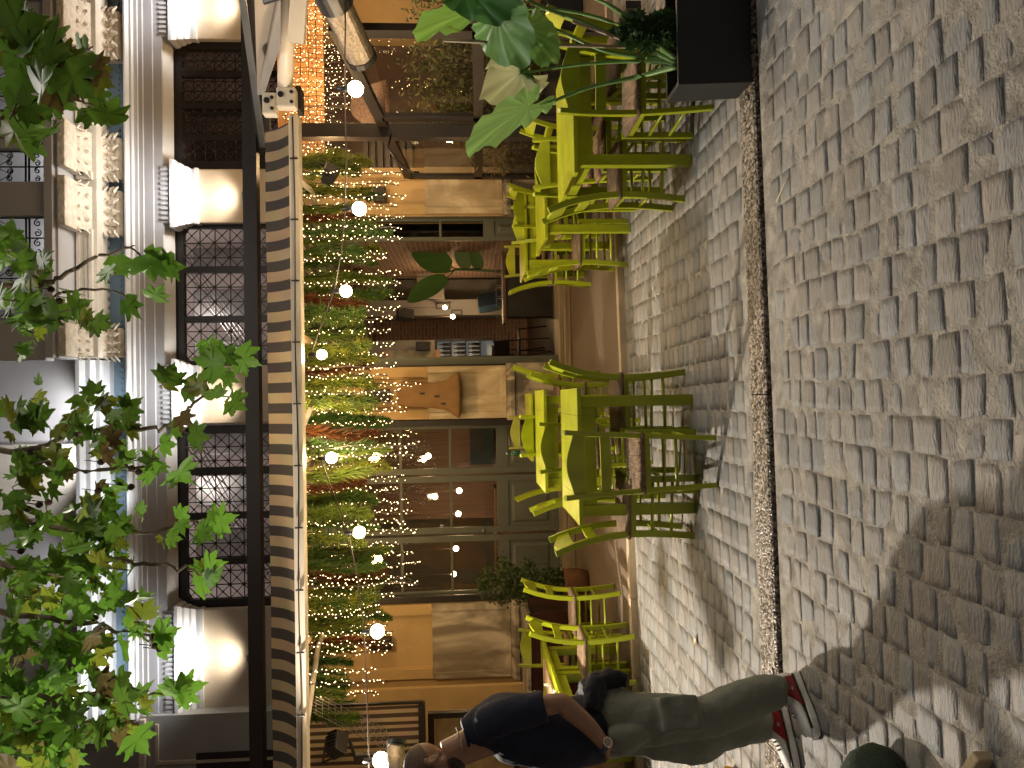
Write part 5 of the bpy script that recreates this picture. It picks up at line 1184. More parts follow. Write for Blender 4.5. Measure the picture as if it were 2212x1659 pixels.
for br in ([(-110, 1480, 3.2), (60, 1500, 3.2), (200, 1500, 3.2), (300, 1500, 3.15), (370, 1500, 3.1)], [(-110, 1300, 3.3), (60, 1330, 3.3), (200, 1350, 3.3), (290, 1370, 3.2), (335, 1385, 3.2)],
           [(-110, 1200, 3.4), (100, 1230, 3.3), (220, 1215, 3.3), (310, 1215, 3.25), (400, 1230, 3.2), (445, 1245, 3.2)], [(-110, 1100, 3.4), (150, 1140, 3.4), (300, 1150, 3.3), (400, 1130, 3.2), (440, 1130, 3.2)],
           [(-110, 980, 3.5), (60, 970, 3.5), (200, 930, 3.4), (290, 930, 3.4), (370, 915, 3.35), (425, 870, 3.3), (450, 820, 3.3), (480, 785, 3.3)], [(-110, 620, 3.2), (50, 620, 3.3), (120, 600, 3.3), (190, 560, 3.25), (270, 545, 3.2), (350, 565, 3.2)],
           [(120, 640, 3.3), (200, 620, 3.25), (290, 640, 3.2)], [(-110, 200, 2.7), (40, 180, 2.7), (130, 190, 2.75), (215, 235, 2.8)], [(60, 170, 2.7), (130, 120, 2.8), (200, 100, 2.8)], [(200, 1500, 3.2), (280, 1560, 3.1)], [(-110, 1600, 3.1), (80, 1580, 3.1), (200, 1560, 3.1)], [(60, 970, 3.5), (140, 1010, 3.5), (290, 1010, 3.35), (340, 990, 3.3)]):
    r_ = .016 if len(br) > 3 else .008; limbline([P(a, c, d=dd) for a, c, dd in br], r_, .0035)
sb.build('twigs', M['bark'], TR)
rgb = random.Random(6); M['ball'] = mat('seed_ball', (.06, .035, .02), .9, bump=.8, bs=200, var=.3)
for (X, Y) in ((110, 625), (160, 645), (128, 650), (122, 690), (285, 1012), (300, 1020), (283, 1052), (258, 1048), (105, 1085), (85, 1090), (60, 1100), (218, 998), (330, 1375), (345, 1385), (335, 1395), (345, 1402), (212, 1060), (150, 1225), (95, 1255), (235, 1310), (205, 1335), (45, 1190)):
    q = P(X, Y, d=3.25); s = MB(); s.sphere(q, .0155, 8, 6); s.tube([q, q+Vector((.01, 0, .07))], .002, 4); s.build('seed_ball', M['ball'], TR, smooth=True)
# ------------------------------------------------------------------ black planter with elephant ears
PX0, PY0, PY1 = 1.565, 3.64, 3.87
t = thing('black_planter', 'long black metal planter box at the right edge of the street', 'planter', (0, 0, 0))
b = MB(); zb_, zt = .032, .415
b.loft([[(PX0+.02, PY0+.012, zb_), (3.6, PY0+.012, zb_), (3.6, PY1-.01, zb_), (PX0+.02, PY1-.01, zb_)], [(PX0, PY0, zt), (3.6, PY0, zt), (3.6, PY1, zt), (PX0, PY1, zt)], [(PX0+.022, PY0+.022, zt), (3.58, PY0+.022, zt), (3.58, PY1-.022, zt), (PX0+.022, PY1-.022, zt)], [(PX0+.03, PY0+.03, zt-.09), (3.58, PY0+.03, zt-.09), (3.58, PY1-.03, zt-.09), (PX0+.03, PY1-.03, zt-.09)]])
b.build('box', M['blackm'], t, bevel=.004)
b = MB(); b.box(PX0+.03, 3.58, PY0+.03, PY1-.03, zt-.12, zt-.06); b.build('soil', M['soil'], t)
E = thing('elephant_ear_plant', 'elephant ear plant with large wavy heart shaped leaves growing in the black planter', 'plant', (0, 0, 0))
def heart_leaf(name, base, tip, w, nrm, curl, col, droop=.1, fold=.2):
    """petiole joins at base; two rear lobes behind it"""
    base, tip = Vector(base), Vector(tip); ax = tip-base; L_ = ax.length; ax.normalize(); sd = ax.cross(Vector(nrm)).normalized(); nn = sd.cross(ax).normalized()
    b = MB(); NV, NU = 26, 16; rows = []; rg_ = random.Random(int(w*10000)+int(L_*1000))
    ph = rg_.uniform(0, 6)
    for i in range(NV+1):
        v = i/NV; a = v*math.pi   # 0 = tip ... pi = sinus, one side; mirrored
        rows.append(a)
    vs = []; fs = []; cs = []
    prof = lambda a: (1.0+.0*a) 
    ang = np.linspace(-math.pi, math.pi, 61)
    for j in range(NU+1):
        r = j/NU
        for a in ang:
            # heart: long toward the tip, lobes at the back, notch at a = +-pi
            c_, s_ = math.cos(a), math.sin(a)
            rad = (.62+.38*max(0, c_)**1.5) if c_ > 0 else (.62-.06*c_)
            notch = 1-.80*max(0, (abs(a)-2.55)/(math.pi-2.55))**.8 if abs(a) > 2.55 else 1
            rad *= notch
            wx = s_*rad*w*1.9*(1-.12*max(0, c_)); ly = c_*rad*L_*(1.08 if c_ > 0 else .72)
            rr = r
            z = fold*abs(wx*rr) + curl*math.sin(a*11+ph)*.020*rr**3 + curl*.012*math.sin(a*23)*rr**4 - droop*(max(0, ly*rr))**2/L_ - .25*droop*(wx*rr)**2/w
            z += .006*math.cos(a*18)*rr*(1-rr)*2
            vs.append(base+sd*wx*rr+ax*ly*rr+nn*z)
            k = 1.0+.10*math.cos(a*18)
            if min(abs(a), abs(abs(a)-2.3)) < .05: k = 1.35
            cs.append(tuple(q*k for q in col))
    n = len(ang)
    for j in range(NU):
        for i in range(n-1): fs.append((j*n+i, j*n+i+1, (j+1)*n+i+1, (j+1)*n+i))
    b.v = vs; b.f = fs; b.c = cs
    return b.build(name, M['leaf'], E, smooth=True)
y0 = 3.77; root = P(1462, 143, y=y0); 
GL = (.16, .33, .13)
def petiole(pts, r0_=.017, r1_=.007, col=None):
    q = [Vector(p) for p in pts]; out = []
    for i in range(len(q)-1):
        p0 = q[max(i-1, 0)]; p1 = q[i]; p2 = q[i+1]; p3 = q[min(i+2, len(q)-1)]
        for s in range(6): t_ = s/6; out.append(.5*((2*p1)+(p2-p0)*t_+(2*p0-5*p1+4*p2-p3)*t_*t_+(3*p1-p0-3*p2+p3)*t_**3))
    out.append(q[-1]); m = len(out); b = MB(); b.tube(out, [r0_+(r1_-r0_)*i/(m-1) for i in range(m)], 8); b.build('petiole', M['stalk'], E, smooth=True)
M['stalk'] = mat('green_stalk', (.14, .27, .07), .4, var=.15, stretch=(6, 6, 1))
q = [P(1462, 143, y=y0), P(1380, 165, y=3.92), P(1270, 190, y=3.88), P(1164, 232, y=3.82)]; petiole(q)
heart_leaf('leaf_blade', P(1140, 232, y=3.80), P(1021, 304, y=3.62), .085, (.15, -1, .35), 1.0, (.27, .46, .14), .12, .22)
q = [P(1462, 140, y=y0), P(1380, 132, y=3.93), P(1250, 140, y=3.96), P(1128, 158, y=4.0)]; petiole(q, .014, .006)
heart_leaf('leaf_blade', P(1122, 160, y=4.0), P(1080, 185, y=3.85), .13, (.4, -1, -.5), 1.4, (.48, .50, .30), .5, .5)
heart_leaf('leaf_blade', P(1122, 165, y=4.02), P(1150, 196, y=3.98), .05, (-.4, -1, .2), 1.0, (.07, .17, .07), .2, .2)
q = [P(1462, 138, y=y0), P(1400, 125, y=3.92), P(1300, 108, y=3.9), P(1195, 60, y=3.88)]; petiole(q)
heart_leaf('leaf_blade', P(1140, 62, y=3.86), P(1186, 116, y=3.72), .095, (.1, -1, .3), .8, (.24, .45, .13), .2, .15)  # blade colour raised to stand in for light from the street
q = [P(1462, 136, y=y0), P(1370, 95, y=3.95), P(1250, 45, y=3.95), P(1150, 5, y=3.9), P(1090, -40, y=3.9)]; petiole(q)
heart_leaf('leaf_blade', P(1075, 35, y=3.84), P(1118, 112, y=3.6), .13, (-.25, -1, .5), 1.0, (.21, .40, .15), .15, .15)  # street light painted into this blade as a paler green
q = [P(1462, 130, y=y0), P(1340, 55, y=3.98), P(1200, 20, y=3.98), P(1050, 25, y=3.95)]; petiole(q, .013, .006)
heart_leaf('leaf_blade', P(1040, 20, y=3.95), P(908, 56, y=3.75), .105, (.1, -1, .5), 1.0, (.27, .50, .10), .12, .2)
q = [P(1462, 128, y=y0), P(1330, 20, y=3.9), P(1200, -40, y=3.85)]; petiole(q)
heart_leaf('leaf_blade', P(1010, -30, y=3.8), P(1100, 20, y=3.7), .12, (-.1, -1, .4), 1.0, (.10, .25, .08), .15, .2)
# bamboo canes
for i, (pts, lab, r_) in enumerate((([(1462, 104), (1200, 98), (1085, 93), (957, 87)], 'upright bamboo cane among the elephant ear leaves', .0085), ([(1410, 104), (1330, 80), (1236, 46)], 'dry cane leaning to the right in the black planter', .009))):
    b = MB(); pp = [P(a, c, y=3.82-.03*i) for a, c in pts]; b.tube(pp, r_, 8)
    for k in (.15, .4, .62, .85): q = pp[0]+(pp[-1]-pp[0])*k; d_ = (pp[-1]-pp[0]).normalized()*.006; b.tube([q-d_, q+d_], r_*1.25, 8)
    tag(b.build('bamboo_cane', M['cane'] if 'cane' in M else M.setdefault('cane', mat('dry_cane', (.33, .27, .17), .5, var=.2, vs=5))), lab, 'cane')
# leafy herb in the planter
t = thing('leafy_herb', 'low dark leafy herb growing at the right end of the black planter', 'plant'); b = MB(); s = MB(); rg = random.Random(77)
for k in range(9):
    p0 = P(1462, 30+rg.uniform(-40, 70), y=3.77); pts = [p0]; tx = rg.uniform(-.06, .05)
    hgt = rg.uniform(.12, .42)
    for i in range(7):
        p2 = p0+Vector((tx*(i+1)/7+.02*math.sin(i+k), rg.uniform(-.03, .03), hgt*(i+1)/7)); pts.append(p2)
        for _ in range(6):
            sz = rg.uniform(.035, .06); d1 = Vector((rg.gauss(0, 1), rg.gauss(-.3, .6), rg.gauss(.1, .6))).normalized()
            cc = rg.uniform(.7, 1.3); plane_leaf(b, p2, d1, Vector((rg.gauss(0, .5), -1, .5)), sz, (.05*cc, .115*cc, .035*cc), rg)
    s.tube(pts, .003, 5)
b.build('leaves', M['leaf'], t); s.build('stems', M['stalk'], t)
# ------------------------------------------------------------------ things on the tables, litter
zt_ = DZ+.775
M['greenglass'] = mat('green_bottle_glass', (.012, .07, .025), .06, var=.2); M['clear'] = glassmat('clear_glass')
bp_ = P(1155, 1012, y=7.85); t = thing('green_bottle', 'green glass bottle with a pale label standing on the farthest middle table', 'bottle', (-.58, 7.86, zt_))
b = MB(); b.lathe([(0, 0), (.030, 0), (.031, .01), (.031, .135), (.026, .165), (.013, .20), (.011, .235), (.013, .24), (.0, .242)], n=20); b.build('glass', M['greenglass'], t, smooth=True)
b = MB(); b.lathe([(.0316, .03), (.0318, .10)], n=20); b.build('paper_label', M['whitewall'], t, smooth=True); b = MB(); b.lathe([(.0, .252), (.0135, .25), (.0138, .234)], n=12); b.build('cap', M['silver'], t, smooth=True)
zg = .03+.772
def on_table(X, Y, y): q = P(X, Y, y=y); return Vector((q.x, y, zg))
t = thing('wine_glass', 'empty wine glass on the laid left table behind the man\'s back', 'glass', on_table(1200, 1500, 6.45))
b = MB(); b.lathe([(.034, 0), (.033, .003), (.005, .006), (.004, .075), (.02, .09), (.036, .12), (.040, .15), (.035, .195), (.034, .195), (.039, .15), (.035, .12), (.0, .085)], n=24); b.build('bowl', M['clear'], t, smooth=True)
t = thing('glass_lantern', 'clear glass jar lantern with green sprig on the laid left table', 'lantern', on_table(1210, 1520, 6.25))
b = MB(); b.lathe([(0, 0), (.045, 0), (.047, .005), (.047, .12), (.044, .12), (.044, .008), (0, .008)], n=24); b.build('jar', M['clear'], t, smooth=True)
b = MB(); rg = random.Random(2)
for i in range(60): c = Vector((rg.uniform(-.03, .03), rg.uniform(-.03, .03), rg.uniform(.02, .13))); d1 = Vector((rg.gauss(0, 1), rg.gauss(0, 1), rg.gauss(0, 1))).normalized()*.018; d2 = d1.cross(Vector((0, 0, 1)))*.4; b.add([c, c+d1*.5+d2, c+d1, c+d1*.5-d2], [(0, 1, 2, 3)], (.16, .18, .08))
b.build('sprig', M['leaf'], t)
t = thing('salt_cellar', 'small pale salt cellar between the glass and the tray on the left table', 'salt cellar', on_table(1200, 1478, 6.6)); b = MB(); b.lathe([(0, 0), (.016, 0), (.018, .04), (.012, .055), (.010, .07), (0, .074)], n=14); b.build('body', M['white_al'], t, smooth=True)
t = thing('serving_board', 'pale wooden board lying along the edge of the left tables', 'board', (-2.62, 6.75, zg)); b = MB(); b.box(-.10, .10, -.55, .45, 0, .022, .006); b.build('board', mat('pale_wood', (.42, .28, .18), .6, var=.2, stretch=(8, 1, 1)), t)
t = thing('napkin', 'crumpled white napkin on the street side edge of the left table', 'napkin', (-2.52, 6.22, zg)); b = MB(); V = []
for i in range(7):
    for j in range(7): V.append((-.07+i*.023, -.06+j*.02, .012+.02*abs(math.sin(i*1.7+j*.8))))
b.add(V, [(i*7+j, i*7+j+1, i*7+j+8, i*7+j+7) for i in range(6) for j in range(6)]); b.build('cloth', mat('white_paper', (.75, .72, .68), .8, trans=.2), t, smooth=True)
# dry leaves and a straw on the paving
M['dry'] = mat('dry_leaf', (.16, .085, .035), .8, var=.4, vs=30)
M['pale'] = mat('pale_dry_leaf', (.55, .45, .30), .7, var=.2, vs=30)
for X, Y, m_, s_, lab in ((1490, 1145, 'dry', .075, 'curled brown leaf on the paving left of the middle chairs'), (1503, 1383, 'pale', .06, 'pale torn leaf on the paving near the left tables'), (1412, 623, 'pale', .035, 'tiny pale leaf on the paving, nearer the deck'), (1375, 608, 'pale', .03, 'tiny pale leaf lying at the deck edge'), (1410, 445, 'dry', .03, 'tiny dark leaf beneath the right row of chairs')):
    q = P(X, Y, z=.035); b = MB(); rg = random.Random(X)
    vs = []; fs = []
    c0_ = Vector((0, 0, 0)); vs.append(c0_)
    for x, y in OUT: vs.append(Vector((x, y-.3, .25*abs(x)+.18*(y-.3)**2+rg.uniform(-.05, .12)))*s_)
    n = len(OUT); fs = [(0, 1+i, 1+(i+1) % n) for i in range(n)]; b.add(vs, fs); o = b.build('fallen_leaf', M[m_]); o.location = (q.x, q.y, .036); o.rotation_euler = (0, 0, X*.7); tag(o, lab, 'leaf', 'fallen leaves on the paving')
A, B_ = P(1677, 436, z=.018), P(1706, 377, z=.018); b = MB(); b.tube([A, (A+B_)/2+Vector((0, .004, .001)), B_], .0032, 6); tag(b.build('straw', M['pale'], smooth=True), 'thin pale straw lying on the cobbles near the pebble strip', 'straw')
# things at the lower left corner, partly outside the frame
q = P(1985, 1700, z=0); t = thing('green_bag', 'dark green padded bag resting on the cobbles at the left edge', 'bag', (q.x-.10, q.y+.1, .0)); b = MB(); rings = []
for z, r_ in ((.0, .12), (.02, .17), (.08, .19), (.15, .165), (.20, .11), (.22, .04)): rings.append([(r_*1.0*math.cos(a)*(1+.05*math.sin(3*a)), r_*.8*math.sin(a), z) for a in np.linspace(0, 2*math.pi, 22, endpoint=False)])
b.loft(rings); b.build('body', mat('dark_green_cloth', (.018, .035, .022), .9, bump=.3, bs=60), t, smooth=True); b = MB(); b.tube([(-.08, 0, .19), (-.04, 0, .27), (.04, 0, .27), (.08, 0, .19)], .010, 6); b.build('handle', M['black'], t, smooth=True)
A, B_ = P(2085, 1695, z=.03), P(2125, 1632, z=.03); b = MB(); b.bar([A, B_], .055, .035, side=(0, 0, 1)); tag(b.build('wood_plank', mat('pale_slat', (.50, .40, .26), .6, var=.25, stretch=(4, 4, 1)), bevel=.006), 'short pale wooden slat lying on the cobbles at the lower left edge', 'wood')
q = P(1590, 1668, z=.03); t = thing('yellow_sack', 'orange yellow peaked sack beside the man\'s trousers at the left edge', 'sack', (q.x-.08, q.y, .03)); b = MB(); rings = []
for z, r_ in ((0, .09), (.04, .10), (.10, .07), (.16, .03), (.19, .008)): rings.append([(r_*math.cos(a)*(1+.1*math.sin(2*a+z*9)), r_*math.sin(a), z) for a in np.linspace(0, 2*math.pi, 18, endpoint=False)])
b.loft(rings); b.build('cloth', mat('orange_cloth', (.70, .33, .03), .85, bump=.3, var=.2), t, smooth=True)
# ------------------------------------------------------------------ the man
MC = Vector((-1.480, 3.335, 0)); fv = Vector((-.824, -.567, 0)); lv_ = Vector((.567, -.824, 0))
# built in local axes: x = forward, y = left, z = up; the Empty turns it
MAN = thing('person', 'shaven headed man in navy t-shirt, grey green cargo trousers and red and white sneakers', 'person', MC, math.atan2(fv.y, fv.x))
def ell(mb, path, n=20, cap=True, sq=1.0):
    """path: (x, y, z, radius along x, radius along y[, tilt dir]) rings perpendicular to the path"""
    pts = [Vector(p[:3]) for p in path]; rings = []
    for i, p in enumerate(pts):
        t = (pts[min(i+1, len(pts)-1)]-pts[max(i-1, 0)]).normalized()
        u = Vector((1, 0, 0)); u = (u-t*u.dot(t)).normalized(); w = t.cross(u)
        rings.append([p+u*path[i][3]*math.copysign(abs(math.cos(a))**sq, math.cos(a))+w*path[i][4]*math.copysign(abs(math.sin(a))**sq, math.sin(a)) for a in np.linspace(0, 2*math.pi, n, endpoint=False)])
    return mb.loft(rings, cap)
def smooth_path(pts, k=4):
    out = []; 
    for i in range(len(pts)-1):
        p0, p1, p2, p3 = [np.array(pts[max(0, min(len(pts)-1, j))], float) for j in (i-1, i, i+1, i+2)]
        for s in range(k):
            t = s/k; out.append(tuple(.5*((2*p1)+(p2-p0)*t+(2*p0-5*p1+4*p2-p3)*t*t+(3*p1-p0-3*p2+p3)*t**3)))
    out.append(tuple(pts[-1])); return out
def remesh(o, vox, sm=6, fac=.5, disp=None):
    r = o.modifiers.new('r', 'REMESH'); r.mode = 'VOXEL'; r.voxel_size = vox; r.use_smooth_shade = True
    s = o.modifiers.new('s', 'SMOOTH'); s.iterations = sm; s.factor = fac
    if disp:
        tx = bpy.data.textures.new(o.name+'_folds', 'CLOUDS'); tx.noise_scale = disp[1]; tx.noise_depth = 2
        d = o.modifiers.new('d', 'DISPLACE'); d.texture = tx; d.strength = disp[0]; d.mid_level = .5; d.texture_coords = 'LOCAL'
        s2 = o.modifiers.new('s2', 'SMOOTH'); s2.iterations = 2
M['skin'] = mat('skin', (.36, .19, .12), .5, var=.12, vs=12, bump=.05, bs=120)
M['shirt'] = mat('navy_tshirt', (.012, .014, .035), .85, var=.2, vs=4, bump=.15, bs=200)
M['trousers'] = mat('grey_green_trousers', (.20, .21, .175), .85, var=.06, vs=3, bump=.2, bs=120)
M['sneaker'] = mat('white_sneaker_leather', (.80, .79, .76), .4, var=.05); M['red'] = mat('red_sneaker_panel', (.30, .012, .018), .4, var=.1); M['hair'] = mat('stubble', (.07, .043, .03), .85, var=.4, vs=90, bump=.6, bs=400)
b = MB()
hc = Vector((.122, 0, 1.678)); tilt = R(34)
def H(x, y, z):   # head frame: x forward, z up, pitched down
    c, s = math.cos(tilt), math.sin(tilt); return Vector((hc.x+x*c+z*s, hc.y+y, hc.z-x*s+z*c))
def headball(c, r, sc): 
    bm = bmesh.new(); bmesh.ops.create_uvsphere(bm, u_segments=28, v_segments=20, radius=r)
    for v in bm.verts: v.co = H(c[0]+v.co.x*sc[0], c[1]+v.co.y*sc[1], c[2]+v.co.z*sc[2])
    b.bm(bm)
headball((-.012, 0, .035), .092, (1.08, .84, .98))      # cranium
headball((.035, 0, -.005), .070, (.88, .92, 1.15))      # face
headball((.055, 0, -.075), .042, (.95, 1.05, .80))      # jaw and chin
headball((.075, 0, -.088), .020, (1, 1.2, .8))
headball((.094, 0, .022), .022, (.55, 2.0, .5))         # brow
b.loft([[H(.100, -.008, .02), H(.100, .008, .02), H(.09, 0, .02)], [H(.128, -.013, -.022), H(.128, .013, -.022), H(.085, 0, -.025)], [H(.116, -.017, -.032), H(.116, .017, -.032), H(.085, 0, -.035)]])   # nose
headball((.098, 0, -.052), .015, (.6, 1.8, .35)); headball((.096, 0, -.062), .014, (.6, 1.6, .4))   # lips
for s in (-1, 1):
    headball((.086, s*.031, .010), .013, (.7, 1.2, .7))   # eyes in their lids
    headball((.070, s*.045, -.018), .020, (.8, .8, .8))   # cheek
    for k in range(9):   # ear: rim and lobe
        a = -1.9+k*.48; headball((-.008+.018*math.cos(a)-.004, s*(.082+.006*math.sin(k*.4)), -.008+.030*math.sin(a)), .0085, (1, .8, 1))
    headball((-.006, s*.079, -.008), .018, (.9, .35, 1.3)); headball((-.002, s*.080, -.040), .010, (1, .7, 1))
ell(b, smooth_path([(.02, 0, 1.40, .07, .085), (.045, 0, 1.50, .072, .072), (.070, 0, 1.565, .068, .065), (.095, 0, 1.63, .066, .062)]))
# torso under the clothes, legs, arms
ell(b, smooth_path([(.0, 0, .86, .10, .15), (.0, 0, 1.0, .115, .155), (.01, 0, 1.15, .115, .15), (-.01, 0, 1.32, .12, .17), (-.01, 0, 1.43, .09, .16), (.01, 0, 1.48, .06, .08)]))
AL = smooth_path([(-.01, .155, 1.43, .055, .055), (-.015, .215, 1.38, .054, .052), (-.03, .25, 1.26, .047, .045), (-.045, .275, 1.145, .041, .040), (-.02, .272, 1.10, .043, .041), (.045, .245, 1.02, .036, .036), (.105, .215, .965, .027, .029), (.125, .205, .945, .026, .030)])
ell(b, AL)
ARr = smooth_path([(-.01, -.155, 1.43, .055, .055), (.0, -.215, 1.38, .054, .052), (.0, -.25, 1.26, .047, .045), (.01, -.265, 1.145, .041, .040), (.06, -.25, 1.10, .042, .040), (.14, -.21, 1.06, .034, .034), (.22, -.15, 1.03, .026, .028), (.24, -.14, 1.025, .026, .028)])
ell(b, ARr)
def hand(w, d, up_, side_, s=1.0, curl=.5):
    """palm at w, pointing along d; five separate bent fingers"""
    w = Vector(w); d = Vector(d).normalized(); sd = Vector(side_).normalized(); nn = d.cross(sd).normalized()
    rings = []
    for t, hw, th in ((0, .026, .017), (.03, .034, .016), (.06, .040, .014), (.085, .041, .012)):
        c = w+d*t*s; rings.append([c+sd*hw*math.cos(a)+nn*th*math.sin(a) for a in np.linspace(0, 2*math.pi, 14, endpoint=False)])
    b.loft(rings)
    for i, L_ in enumerate((.068, .078, .073, .058)):
        c = w+d*.080*s+sd*(.031-.0205*i); p_ = [c-d*.01]; dd = d.copy()
        for j, f_ in enumerate((.42, .32, .26)):
            dd = (dd*math.cos(curl*.6)+nn*math.sin(curl*.6)).normalized(); p_.append(p_[-1]+dd*L_*f_*1.1)
        b.tube(p_, [.0092, .0088, .0080, .0066], 8)
    c = w+sd*.026+d*.025; p_ = [c, c+(sd*.8+d*.7).normalized()*.032, c+(sd*.75+d*1.1+nn*.5).normalized()*.062, c+(sd*.55+d*1.2+nn*.8).normalized()*.085]; b.tube(p_, [.013, .011, .010, .0075], 8)
hand((.112, .190, .952), (-.22, -.62, -.75), None, (.75, .3, .55), 1, .35)
hand((.24, -.14, 1.025), (.9, .3, -.1), None, (.1, .3, 1), 1, .8)
FL = (-.085, .105); FR = (.0, -.16)     # ankles
for (fx, fy), hy in ((FL, .085), (FR, -.085)):
    ell(b, smooth_path([(.0, hy, .90, .085, .075), (.02 if hy > 0 else .04, hy*1.1, .70, .068, .066), (.0 if hy > 0 else .05, (hy+fy)/2, .50, .052, .052), (fx*.6-.01, fy, .30, .052, .048), (fx-.005, fy, .12, .034, .034), (fx, fy, .06, .036, .032)]))
    ell(b, [(fx-.05, fy, .045, .03, .028), (fx+.03, fy, .05, .04, .035), (fx+.12, fy, .035, .02, .038)])
body = b.build('body', M['skin'], MAN); remesh(body, .0048, 3, .45)
# beard / stubble shell and shaven hair shadow
b = MB()
def shell(c, r, sc, cut):
    bm = bmesh.new(); bmesh.ops.create_uvsphere(bm, u_segments=28, v_segments=20, radius=r)
    dl = [v for v in bm.verts if not cut(v.co)]; 
    for v in bm.verts: pass
    bmesh.ops.delete(bm, geom=dl, context='VERTS')
    for v in bm.verts: v.co = H(c[0]+v.co.x*sc[0], c[1]+v.co.y*sc[1], c[2]+v.co.z*sc[2])
    b.bm(bm)
shell((.048, 0, -.066), .058, (1.02, 1.06, .92), lambda q: q.z < .022 and q.x > -.03)
shell((.096, 0, -.046), .018, (.6, 1.7, .4), lambda q: q.z > -.002)
b.build('beard', M['hair'], MAN, smooth=True)
b = MB(); shell((-.012, 0, .035), .0932, (1.09, .855, .99), lambda q: q.z > -.03 and q.x < .045); M['crop'] = mat('shaven_hair', (.15, .09, .06), .6, var=.3, vs=120, bump=.3, bs=500); b.build('shaven_hair', M['crop'], MAN, smooth=True)
# t-shirt
b = MB()
ell(b, smooth_path([(.01, 0, .93, .135, .178), (.015, 0, 1.02, .145, .180), (.02, 0, 1.14, .145, .178), (.0, 0, 1.27, .148, .192), (-.018, 0, 1.38, .135, .196), (-.012, 0, 1.445, .108, .165), (.005, 0, 1.495, .092, .115), (.022, 0, 1.535, .078, .082)]), 28)
for s, A_ in ((1, AL), (-1, ARr)):
    pth = [(p[0], p[1], p[2], p[3]+.020, p[4]+.020) for p in A_[:11]]; pth[0] = (-.01, s*.11, 1.43, .08, .075); pth[-1] = (*pth[-1][:3], .066, .064); ell(b, pth, 20)
o = b.build('tshirt', M['shirt'], MAN); remesh(o, .0065, 8, .5, (.016, .10))
b = MB(); b.tube([(.022+.074*math.cos(a), .077*math.sin(a), 1.535-.018*math.cos(a)) for a in np.linspace(0, 2*math.pi, 25)], .008, 8); o = b.build('collar', M['shirt'], MAN, smooth=True)
M['chain'] = mat('silver_chain', (.7, .65, .58), .2, metal=1.0)
b = MB(); 
for a in np.linspace(0, 2*math.pi, 60, endpoint=False): b.sphere((.050+.071*math.cos(a), .070*math.sin(a), 1.560-.020*math.cos(a)), .0032, 6, 4)
b.build('neck_chain', M['chain'], MAN, smooth=True)
# trousers
b = MB()
ell(b, smooth_path([(.0, 0, 1.0, .125, .165), (-.01, 0, .92, .14, .178), (-.012, 0, .84, .145, .175), (.0, 0, .78, .12, .15)]), 28)
for (fx, fy), hy in ((FL, .088), (FR, -.088)):
    kx = .0 if hy > 0 else .07
    ell(b, smooth_path([(-.012, hy*.95, .86, .125, .092), (.0, hy*1.05, .74, .112, .098), (kx*.7, hy*1.1, .60, .10, .092), (kx, (hy+fy)/2, .48, .088, .084), (fx*.5+kx*.2, fy, .34, .090, .082), (fx*.9, fy, .22, .086, .078), (fx, fy, .135, .074, .068), (fx+.005, fy, .105, .066, .062)]), 22)
    if hy > 0: ell(b, [(.085, .165, .93, .040, .030), (.085, .155, .89, .062, .052), (.080, .150, .83, .058, .055), (.06, .14, .77, .04, .04)])
    # cargo pocket
    s = 1 if hy > 0 else -1; b.box(-.075, .075, s*.155, s*.205, .52, .70, .015)
o = b.build('trousers', M['trousers'], MAN); remesh(o, .0065, 6, .5, (.030, .13))
b = MB(); b.box(-.012, .014, .209, .213, .610, .650, .002); b.build('pocket_label', M['whitewall'], MAN)
b = MB(); ell(b, smooth_path([(-.13, .06, 1.0, .05, .10), (-.165, .07, .93, .045, .09), (-.18, .08, .86, .04, .07), (-.165, .09, .80, .025, .05)])); ell(b, smooth_path([(-.02, .17, .985, .05, .03), (-.12, .14, .96, .06, .045), (-.17, .05, .93, .05, .07), (-.15, -.08, .95, .045, .08)])); 
o = b.build('tied_jacket', mat('navy_jacket', (.010, .011, .022), .8, bump=.3), MAN); remesh(o, .007, 3, .5, (.03, .05))
# watch
b = MB(); wq = Vector((.113, .211, .958)); ax = Vector((.50, -.26, -.83)).normalized()
b.tube([wq-ax*.009, wq+ax*.009], .0335, 18); o = b.build('wristwatch', mat('dark_strap', (.05, .06, .10), .5), MAN, smooth=True)
nrm = Vector((-.12, 1, -.25)).normalized(); q = wq+nrm*.032; b = MB(); b.tube([q-nrm*.004, q+nrm*.006], .0205, 22); dl = b.build('watch_case', M['chain'], o); b = MB(); b.tube([q+nrm*.0061, q+nrm*.0068], .0165, 22); b.build('watch_dial', mat('gold_dial', (.35, .27, .20), .25), o)
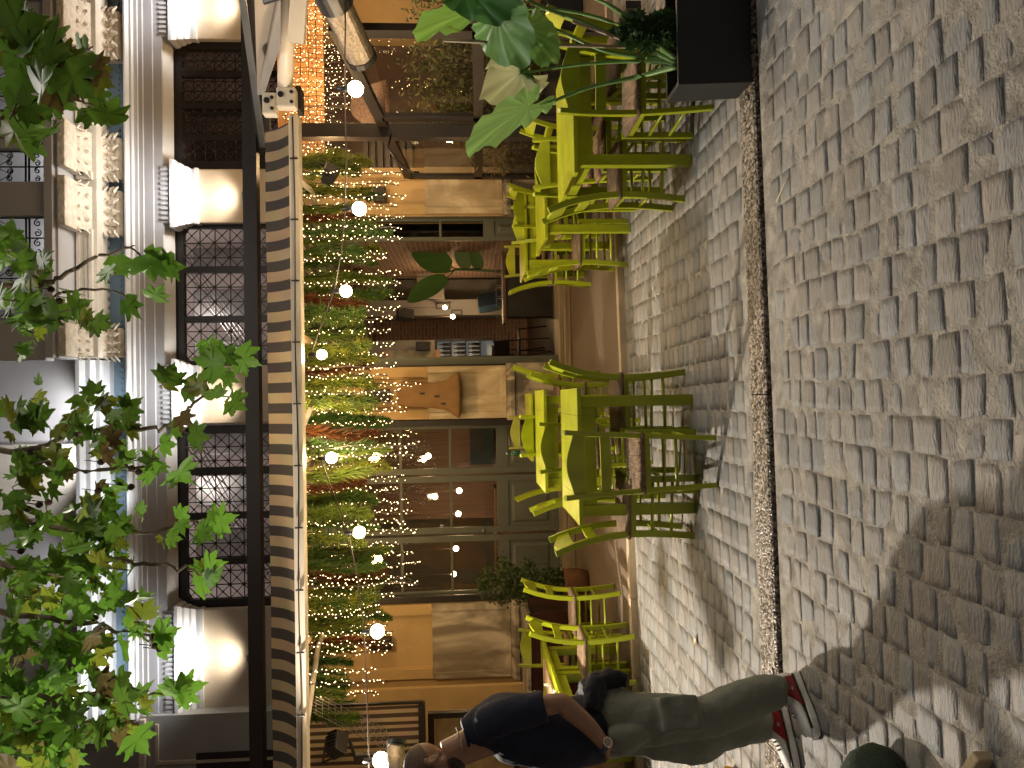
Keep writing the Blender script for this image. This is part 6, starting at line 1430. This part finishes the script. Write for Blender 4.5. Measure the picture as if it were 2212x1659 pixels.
# sneakers
def sneaker(fx, fy, rz, lab):
    t = bpy.data.objects.new('sneaker', None); COL.objects.link(t); t.parent = MAN; t.location = (fx, fy, .0); t.rotation_euler = (0, 0, rz); t.empty_display_size = .05; t['label'] = lab
    W_ = [(-.085, .026), (-.075, .036), (-.03, .040), (.03, .040), (.09, .048), (.14, .050), (.18, .042), (.205, .022)]
    b = MB(); b.loft([[(x, -w-.004, z) for z in (.012, .045)]+[(x, w+.004, z) for z in (.045, .012)] for x, w in W_]); b.build('sole', M['sneaker'], t, bevel=.006)
    b = MB(); b.box(-.08, .20, -.035, .035, .008, .0125); b.build('outsole', M['black'], t)
    top = [.115, .125, .135, .118, .090, .078, .066, .05]; b = MB(); rings = []
    for (x, w), h in zip(W_, top):
        rings.append([(x, -w, .044), (x, -w*.98, .044+(h-.044)*.5), (x, -w*.62, .044+(h-.044)*.92), (x, 0, h), (x, w*.62, .044+(h-.044)*.92), (x, w*.98, .044+(h-.044)*.5), (x, w, .044)])
    b.loft(rings); o = b.build('upper', M['sneaker'], t, smooth=True); sbs = o.modifiers.new('s', 'SUBSURF'); sbs.levels = sbs.render_levels = 1
    for s in (-1, 1):
        b = MB(); p = [(-.062, .050), (.035, .050), (.075, .054), (.03, .098), (-.02, .108), (-.055, .100)]
        def sy(x, z): 
            w = np.interp(x, [q_[0] for q_ in W_], [q_[1] for q_ in W_]); h = np.interp(x, [q_[0] for q_ in W_], top); f_ = (z-.044)/(h-.044); return s*(w*(1.0-.34*max(0, f_-.45))+.0035)
        b.loft([[(x, sy(x, z), z) for x, z in p], [(x, sy(x, z)-s*.012, z) for x, z in p]]); b.build('side_panel', M['red'], t)
        b = MB(); b.tube([(.00+.010*math.cos(a), sy(0, .075)+s*.002, .076+.010*math.sin(a)) for a in (0, 2.5, 5, 7.5, 10, 12.5)], .0016, 4); b.build('emblem', M['sneaker'], t)
        b = MB(); b.bar([(-.07, sy(-.07, .05), .052), (.06, sy(.06, .05), .050), (.18, sy(.18, .05), .050)], .008, .006, side=(0, 0, 1)); b.build('black_trim', M['black'], t)
    b = MB()
    for i in range(6): x = .02+i*.017; h = np.interp(x, [q_[0] for q_ in W_], top); b.tube([(x, -.024, h-.002), (x+.004, 0, h+.009), (x, .024, h-.002)], .0035, 6)
    for s in (-1, 1): b.tube([(.015, 0, .135), (.02, s*.02, .145), (.04, s*.035, .13), (.025, s*.02, .125), (.015, 0, .135)], .0025, 5)
    b.build('laces', M['white_al'], t, smooth=True)
    b = MB(); b.lathe([(.040, .105), (.044, .14), (.036, .145), (.034, .11)], (-.01, 0, 0), 20); b.build('ankle_lining', M['black'], t, smooth=True)
sneaker(FL[0], FL[1], .22, 'nearer white sneaker with a red side panel')
sneaker(FR[0], FR[1], -.1, 'farther white and red sneaker')
